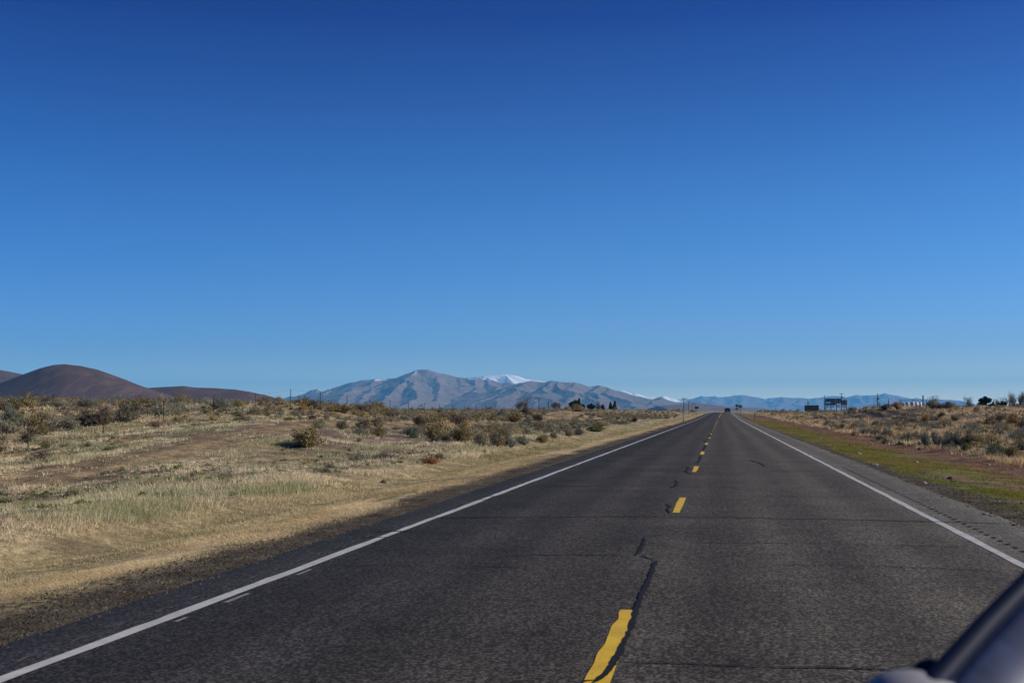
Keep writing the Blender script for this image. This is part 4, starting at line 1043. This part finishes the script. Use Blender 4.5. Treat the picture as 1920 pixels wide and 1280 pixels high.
for a0 in (-.42, -.17, .10, .36): MB().box((a0 * W, -.1, z0(761.5)), (W * .15, .08, 4.2 * k * .8)).build("base_panel", wfac, e)
MB().box((0, -.3, z0(763.3)), (W * .98, .5, .08)).build("catwalk", bdark, e)
tag(e, "large weathered billboard seen from its ribbed back, on legs, with pale panels below", "billboard")

dep = 470; k = dep / F; p = at(1521, dep); z0 = lambda y: CAMH + (769.5 - y) * k - p[2]
e = bpy.data.objects.new("board_wall", None); COL.objects.link(e); e.location = p; e.rotation_euler = (0, 0, YAW)
W = 27 * k; zt, zb = z0(759.5), 0.05; nb = 16
bm_ = MB()
for i in range(nb): bm_.box(((i + .5) / nb * W - W / 2, 0, (zt + zb) / 2 + random.uniform(-.03, .03)), (W / nb * .93, .06 + .01 * (i % 3), zt - zb))
bm_.build("board", simple("dark_boards", (.035, .021, .017), .85, 0, .6, .9), e)
MB().box((0, -.07, zt - .15), (W * 1.01, .07, .16)).build("rail", bdark, e)
for xx in (-.46, 0, .46): MB().box((xx * W, .12, zt / 2 - .2), (.18, .16, zt + .35)).build("leg", bdark, e)
tag(e, "low dark brown board sign without legs left of the big billboard", "billboard")

# ------------------------------------------------------------------ tanks
tankm = simple("white_tank_paint", (.80, .80, .78), .45, 0, .1, .6)
dep = 330; k = dep / F
for i, (x0, x1, yt, sh) in enumerate(((1690, 1696, 754.5, .7), (1697, 1704, 753.5, .8), (1706, 1713.5, 753, .85), (1714.5, 1721, 753.2, 1), (1721.5, 1727.5, 753.8, 1.))):
    p = at((x0 + x1) / 2, dep + (i % 2) * 4); r_ = (x1 - x0) * k / 2; hh = CAMH + (769.5 - yt) * k - p[2]
    e = bpy.data.objects.new("storage_tank", None); COL.objects.link(e); e.location = p
    MB().lathe([(r_, -.3), (r_ * 1.0, hh - r_ * .55)], 20).build("shell", tankm if i > 2 else simple("grey_tank_paint", (.34, .37, .39), .5, 0, .1), e, smooth=True)
    MB().lathe([(r_ * 1.0, hh - r_ * .55), (r_ * .8, hh - r_ * .25), (r_ * .4, hh - r_ * .06), (.01, hh)], 20).build("dome", tankm if i > 2 else wfac, e, smooth=True)
    MB().lathe([(.001, .12), (.12, .12), (.12, -.1)], 8, (0, 0, hh)).build("cap", metalgrey, e)
    tag(e, ["small grey tank, leftmost of the tanks behind the mound", "grey tank with pale top, second from the left", "grey tank with pale top, middle of the five", "white tank left of the rightmost one", "bright white tank at the right end, beside the thick post"][i], "tank", "row of storage tanks behind the mound")

# ------------------------------------------------------------------ trees
bark = simple("tree_bark", (.11, .09, .075), .9, 0, .3, 3)
needle = foliage("evergreen_foliage", (.030, .040, .020), .1)
twigm = foliage("bare_twigs", (.20, .15, .12), .1)
def crown_np(seed, clumps, n, leaf):
    g = np.random.default_rng(seed); out = []; cc = []
    for (x, y, z, rx, rz) in clumps:
        m = int(n * (rx * rx * rz) ** .5 / sum((q[3] ** 2 * q[4]) ** .5 for q in clumps))
        d = g.normal(0, 1, (m, 3)); d /= np.linalg.norm(d, axis=1)[:, None]; rad = g.uniform(.3, 1.05, m)[:, None] ** .6
        c = np.array([x, y, z]) + d * rad * np.array([rx, rx, rz])
        a = d * .5 + g.normal(0, .6, (m, 3)); a /= np.linalg.norm(a, axis=1)[:, None]
        b = np.cross(a, g.normal(0, 1, (m, 3))); b /= np.linalg.norm(b, axis=1)[:, None]; s = leaf * g.uniform(.5, 1.4, m)[:, None]
        out.append(np.stack([c - b * s * .5, c + b * s * .5, c + a * s * 1.2], 1).reshape(-1, 3)); cc.append(np.repeat(g.uniform(.55, 1.5) * g.uniform(.8, 1.2, m), 3))
    v = np.concatenate(out); c = np.concatenate(cc); return v, np.stack([c, c, c], 1)
def evergreen(px0, px1, yt, depth, label, seed, conifer=False, sink=0.):
    p = at((px0 + px1) / 2, depth); k = depth / F; w = (px1 - px0) * k; h = CAMH + (769.5 - yt) * k - p[2]
    e = bpy.data.objects.new("evergreen_tree", None); COL.objects.link(e); e.location = p; g = random.Random(seed)
    cl = []
    if conifer:
        for t in np.linspace(.12, .97, 9): cl.append((g.uniform(-.06, .06) * w, g.uniform(-.06, .06) * w, h * t, w * .5 * (1.08 - t) + .1, h * .09))
    else:
        for _ in range(16):
            a = g.uniform(0, 6.28); rr_ = w * .34 * g.random() ** .5; z = h * g.uniform(.2, .82); cl.append((math.cos(a) * rr_, math.sin(a) * rr_, z * (1 - .3 * rr_ / w), w * g.uniform(.12, .22), h * g.uniform(.10, .2)))
        cl.append((w * .05, 0, h * .88, w * .12, h * .12))
    v, c = crown_np(seed, cl, 3500, .28 if w > 3 else .18)
    link("crown", mesh_np("crown", v, np.arange(len(v)).reshape(-1, 3), needle, c), e)
    t = MB().tube([(0, 0, -.4), (0, 0, h * .4), (.05, 0, h * .85)], [w * .05 + .06, w * .035 + .04, .04], 7)
    for _ in range(6):
        a = g.uniform(0, 6.28); z = h * g.uniform(.2, .6); t.tube([(0, 0, z), (math.cos(a) * w * .3, math.sin(a) * w * .3, z + h * .15)], [.07, .03], 5, False)
    t.build("trunk", bark, e); return tag(e, label, 'tree', 'evergreen trees on the plain')
def bare_tree(px0, px1, yt, depth, label, seed, narrow=.5, dens=1.0):
    p = at((px0 + px1) / 2, depth); k = depth / F; w = (px1 - px0) * k; h = CAMH + (769.5 - yt) * k - p[2]
    e = bpy.data.objects.new("bare_tree", None); COL.objects.link(e); e.location = p; g = random.Random(seed)
    tm, tw = MB(), []
    def grow(pos, dr, ln, r, lv, mb):
        end = pos + dr * ln; mid = pos + dr * ln * .5 + Vector((g.uniform(-1, 1), g.uniform(-1, 1), 0)) * ln * .06
        mb.tube([pos, mid, end], [r, r * .8, r * .55], 5 if lv < 2 else 3, False)
        if lv >= 4: return
        for _ in range(g.choice((2, 3, 3)) + (1 if lv == 0 else 0)):
            sp_ = .55 if lv else .5
            nd = (dr + Vector((g.uniform(-1, 1), g.uniform(-1, 1), g.uniform(-.15, .5))) * sp_).normalized()
            grow(pos + dr * ln * g.uniform(.3, 1), nd, ln * g.uniform(.62, .92), max(.014, r * .52), lv + 1, cm)
    cm = MB(); n0 = 6
    for s in range(n0):
        a = s * 6.28 / n0 + g.uniform(0, 1); dr = Vector((math.cos(a) * narrow * .55, math.sin(a) * narrow * .55, 1)).normalized()
        grow(Vector((math.cos(a) * w * .1, math.sin(a) * w * .1, -.3)), dr, h * g.uniform(.16, .3), h * .014 + .02, 0, tm)
    vs = np.array(cm.v); zmax = vs[:, 2].max(); rx = np.percentile(np.abs(vs[:, :2]), 97)
    fx, fz = (w / 2) / rx, h / zmax
    for mb in (cm, tm): mb.v = [(x * fx, y * fx, z * fz) for x, y, z in mb.v]
    vv = np.array(cm.v); kk = np.random.default_rng(seed).integers(0, len(vv), int(900 * dens)); c = vv[kk] + np.random.default_rng(seed + 1).normal(0, w * .05, (len(kk), 3))
    gg = np.random.default_rng(seed + 2); a = gg.normal(0, .5, (len(kk), 3)); a[:, 2] = np.abs(a[:, 2]) + .6; b_ = gg.normal(0, .02, (len(kk), 3)); 
    tv = np.stack([c - b_, c + b_, c + a * h * .06], 1).reshape(-1, 3)
    cme = cm.mesh("crown", bark)
    cr_ = link("crown", cme, e); link("twig", mesh_np("twig", tv, np.arange(len(tv)).reshape(-1, 3), twigm, np.ones((len(tv), 3))), cr_)
    tm.build("trunk", bark, e); return tag(e, label, 'tree', 'leafless trees on the plain')
evergreen(1063, 1090, 750, 400, "broad dark evergreen, largest of the left group", 1)
evergreen(1078, 1092, 747.5, 405, "pointed evergreen top rising out of the broad dark evergreen", 2, True)
evergreen(1086, 1097, 757, 395, "low dark evergreen skirt right of the pointed one", 3)
evergreen(1099, 1117, 756.5, 420, "squat round evergreen left of the thin poplar", 4)
evergreen(1126, 1134, 758, 420, "small dark evergreen right of the thin poplar", 5)
evergreen(1140, 1149, 754, 430, "left one of two slim conifers", 6, True)
evergreen(1147, 1158, 752, 430, "right and taller one of two slim conifers", 7, True)
bare_tree(1117, 1127, 750.5, 430, "thin leafless poplar between two dark evergreens", 8, .3)
bare_tree(964, 993, 738, 380, "wide leafless tree on the skyline left of the utility pole", 9, .7, 1.6)
bare_tree(1033, 1051, 751, 380, "small round leafless tree with reddish twigs", 10, .9, 2.2)
evergreen(1832, 1858, 743, 330, "tall dark evergreen in the right tree group", 11)
evergreen(1866, 1886, 752, 330, "low dark evergreen beneath the leafless trees on the right", 12)
evergreen(1800, 1830, 759, 330, "low dark hedge-like evergreen left of the tall right one", 13)
evergreen(1886, 1924, 757.5, 340, "low dark evergreen at the right edge of the picture", 14)
evergreen(1848, 1870, 756, 325, "low dark evergreen joining the tall right one", 15)
bare_tree(1807, 1826, 741, 330, "thin leafless tree left of the tall right evergreen", 16, .4)
bare_tree(1858, 1872, 743, 335, "pale leafless tree right beside the tall right evergreen", 17, .8)
bare_tree(1870, 1888, 741, 335, "second pale leafless tree from the tall right evergreen", 18, .8)
bare_tree(1886, 1904, 731.5, 330, "tallest leafless poplar of the right group", 19, .35)
bare_tree(1908, 1926, 730, 330, "leafless poplar cut by the right edge", 20, .35)

# ------------------------------------------------------------------ the car ahead
navy = simple("navy_car_paint", (.012, .016, .04), .3, .2, .05, 2, .5, .6); glassd = simple("dark_glass", (.02, .03, .045), .08, 0, .05, 1, .6)
rub = simple("tyre_rubber", (.02, .02, .02), .85); redl = simple("tail_lamp_lens", (.22, .01, .01), .3); plate = simple("number_plate", (.45, .45, .47), .5)
cy = 415.; cx = CENTRE + 1.95 + float(road_dx(cy)); cz = float(road_h(cy)) + .004
e = bpy.data.objects.new("car", None); COL.objects.link(e); e.location = (cx, cy, cz)
def loft(secs, mat, name, parent):
    """closed body lofted through rectangular-ish sections: (y, halfwidth, z0, z1, top halfwidth)"""
    m = MB(); n = 8
    for y, hw, z0_, z1_, tw_ in secs:
        zc = (z1_ - z0_)
        m.v += [(-hw * .92, y, z0_), (hw * .92, y, z0_), (hw, y, z0_ + zc * .25), (hw, y, z0_ + zc * .7), (tw_, y, z1_), (-tw_, y, z1_), (-hw, y, z0_ + zc * .7), (-hw, y, z0_ + zc * .25)]
    for i in range(len(secs) - 1):
        for j in range(n): m.f.append((i * n + j, i * n + (j + 1) % n, (i + 1) * n + (j + 1) % n, (i + 1) * n + j))
    m.f.append(tuple(range(n))[::-1]); m.f.append(tuple((len(secs) - 1) * n + j for j in range(n)))
    return m.build(name, mat, parent)
body = loft([(-2.3, .88, .5, 1.0, .86), (-2.2, .96, .35, 1.08, .92), (0, .98, .3, 1.1, .93), (1.4, .97, .3, 1.08, .9), (2.2, .93, .35, .98, .84), (2.4, .82, .45, .85, .74)], navy, "body", e)
loft([(-2.15, .90, 1.07, 1.12, .84), (-1.9, .86, 1.07, 1.70, .68), (-.3, .88, 1.08, 1.78, .70), (.5, .88, 1.08, 1.72, .66), (1.25, .88, 1.07, 1.12, .8)], navy, "cabin", e)
m = MB(); m.quad([(-.66, -2.135, 1.17), (.66, -2.135, 1.17), (.58, -1.93, 1.60), (-.58, -1.93, 1.60)]); m.build("rear_window", glassd, e)
for s in (-1, 1):
    m = MB(); m.quad([(s * .905, -1.8, 1.14), (s * .905, .9, 1.14), (s * .775, .45, 1.58), (s * .775, -1.7, 1.58)]); m.build("side_window", glassd, e)
    MB().box((s * .86, -2.27, .92), (.16, .10, .22)).build("tail_light", redl, e)
    MB().box((s * 1.06, .85, 1.16), (.18, .1, .14)).build("wing_mirror", navy, e)
    for yy in (-1.35, 1.45):
        w_ = bpy.data.objects.new("wheel", None); COL.objects.link(w_); w_.parent = e; w_.location = (s * .86, yy, .35); w_.rotation_euler = (0, math.pi / 2, 0)
        MB().lathe([(.2, -.11), (.33, -.11), (.35, -.07), (.35, .07), (.33, .11), (.2, .11)], 18).build("tyre", rub, w_)
        MB().lathe([(.001, .07), (.21, .09), (.21, -.09), (.001, -.07)], 12).build("rim", metalgrey, w_)
MB().box((0, -2.33, .55), (1.7, .14, .2)).build("bumper", navy, e)
MB().box((0, -2.31, .80), (.5, .04, .16)).build("number_plate", plate, e)
tag(e, "dark blue car driving away in the right lane near the crest", "car")

# ------------------------------------------------------------------ our own car: bonnet corner and wiper
def near(px, py, dist):      # a real point a metre or so before the windscreen
    d = RGT * (px - 960) / F + UPV * (640 - py) / F + FWD; return np.array([0, 0, CAMH]) + d * dist
bluep = simple("blue_car_paint", (.020, .028, .062), .35, .0, .6, 9, .35, .1)
wip = simple("blue_wiper_finish", (.003, .007, .024), .6, .0, .1, 3, .08, 0)
palet = simple("pale_grey_trim", (.22, .215, .23), .6)
e = bpy.data.objects.new("car", None); COL.objects.link(e); o0 = Vector((.55, 1.15, 1.12)); e.location = o0
a = Vector(near(1715, 1320, 1.02)); b = Vector(near(1955, 1062, 1.22)); mid = (a + b) / 2 + Vector((0, 0, .003))
MB().tube([a + (a - b) * .5 - o0, a - o0, mid - o0, b - o0, b + (b - a) * 1.2 - o0], [.011, .0107, .0103, .0098, .009], 16).build("wiper_arm", wip, e, smooth=True)
# bonnet: smoothly crowned panel under the arm, running off to the right
m = MB(); nu, nv = 18, 14
c0, c1, c2, c3 = [Vector(near(*q)) for q in ((1706, 1330, 1.10), (1926, 1084, 1.30), (2500, 1250, 1.55), (2200, 1700, 1.15))]
for i in range(nu):
    for j in range(nv):
        u_, v_ = i / (nu - 1), j / (nv - 1)
        q = (c0 * (1 - u_) + c1 * u_) * (1 - v_) + (c3 * (1 - u_) + c2 * u_) * v_
        q = q + Vector((0, 0, .05 * math.sin(math.pi * v_) - .012 * (1 - v_) ** 6)); m.v.append(tuple(q - o0))
nb_ = nu * nv
for q in list(m.v): m.v.append((q[0] + .004, q[1] - .004, q[2] - .03))
for i in range(nu - 1):
    for j in range(nv - 1):
        k0 = i * nv + j; m.f.append((k0, k0 + nv, k0 + nv + 1, k0 + 1)); m.f.append((k0 + nb_, k0 + 1 + nb_, k0 + nv + 1 + nb_, k0 + nv + nb_))
for i in range(nu - 1): m.f.append((i * nv, i * nv + nb_, (i + 1) * nv + nb_, (i + 1) * nv))
m.build("bonnet", bluep, e, smooth=True)
# pale rounded cap with a dark blue rim at the arm's foot
c = Vector(near(1712, 1335, 1.05)) - o0
def dome(rx, ry, rz, c):
    m = MB(); n = 28
    for i in range(9):
        t = i / 8 * math.pi / 2
        for kk in range(n):
            s = 2 * math.pi * kk / n; m.v.append((c.x + rx * math.cos(t) * math.cos(s), c.y + ry * math.cos(t) * math.sin(s), c.z + rz * math.sin(t)))
    for i in range(8):
        for kk in range(n): q = i * n; m.f.append((q + kk, q + (kk + 1) % n, q + n + (kk + 1) % n, q + n + kk))
    return m
dome(.050, .05, .036, c).build("pivot_cap", palet, e, smooth=True)
dome(.026, .03, .0415, c + Vector((.020, .03, 0))).build("cap_rim", wip, e, smooth=True)
tag(e, "blue bonnet corner and wiper arm in the lower right corner", "car")

# ------------------------------------------------------------------ stones on the verge
stone_m = simple("verge_stone", (.30, .28, .24), .9, 0, .3, 12); stone_d = simple("dark_stone", (.05, .045, .04), .9, 0, .3, 12)
def stone(px, py, s, mat, label):
    p = hit(px, py); me_v = []
    m = MB(); g = random.Random(int(px)); n = 9
    for i in range(6):
        t = -.4 + i / 5 * (math.pi / 2 + .4); 
        for kk in range(n):
            a = 2 * math.pi * kk / n; q = s * (.8 + .35 * g.random()); m.v.append((q * math.cos(t) * math.cos(a), q * math.cos(t) * math.sin(a) * .8, q * .75 * math.sin(t)))
    for i in range(5):
        for kk in range(n): q = i * n; m.f.append((q + kk, q + (kk + 1) % n, q + n + (kk + 1) % n, q + n + kk))
    m.f.append(tuple(5 * n + kk for kk in range(n)))
    tag(m.build("stone", mat, None, p, random.uniform(0, 6)), label, "stone", "stones on the verges")
for r in ((1611, 852, .10, stone_m, "pale stone at the left end of the right verge"), (1538, 822, .10, stone_m, "pale stone far along the green verge"), (1594, 837, .12, stone_d, "dark stone in the green grass, farthest of the dark ones"),
          (1643, 873, .09, stone_m, "pale stone pair-half lying on the gravel edge"), (1637, 872, .07, stone_m, "smaller pale stone touching the one on the gravel edge"), (1718, 867, .08, stone_m, "pale stone in the middle of the green verge"),
          (1725, 843, .13, stone_d, "dark stone on the red-brown weeds"), (1782, 898, .08, stone_d, "dark stone on the near green verge"), (1891, 863, .09, stone_m, "upright pale stone near the right edge"), (1853, 872, .07, stone_m, "pale stone left of the upright one"),
          (1733, 906, .06, stone_m, "small pale stone by the gravel, nearest on the right"), (719, 906, .10, stone_d, "dark stone in the straw left of the road"), (908, 848, .13, stone_d, "dark clod at the end of the bare soil left of the road"), (785, 915, .05, stone_d, "small dark stone on the left gravel shoulder")): stone(*r)

# ------------------------------------------------------------------ air
hm = bpy.data.materials.new("haze_air"); hm.use_nodes = True; nt = hm.node_tree
for n in list(nt.nodes): nt.nodes.remove(n)
out = nt.nodes.new("ShaderNodeOutputMaterial"); pv = nt.nodes.new("ShaderNodeVolumePrincipled")
pv.inputs['Color'].default_value = (.12, .53, 1.0, 1); pv.inputs['Density'].default_value = 4.0e-5
nt.links.new(pv.outputs[0], out.inputs['Volume'])
lo, hi = -200000, 200000
m = MB(); m.box((0, 9800, 482), (50000, 59600, 988)); 
hz = m.build("haze", hm); hz.location = (0, 0, 0); tag(hz, kind='stuff', label="thin blue air over the plain", cat=None)
hz['category'] = "haze"
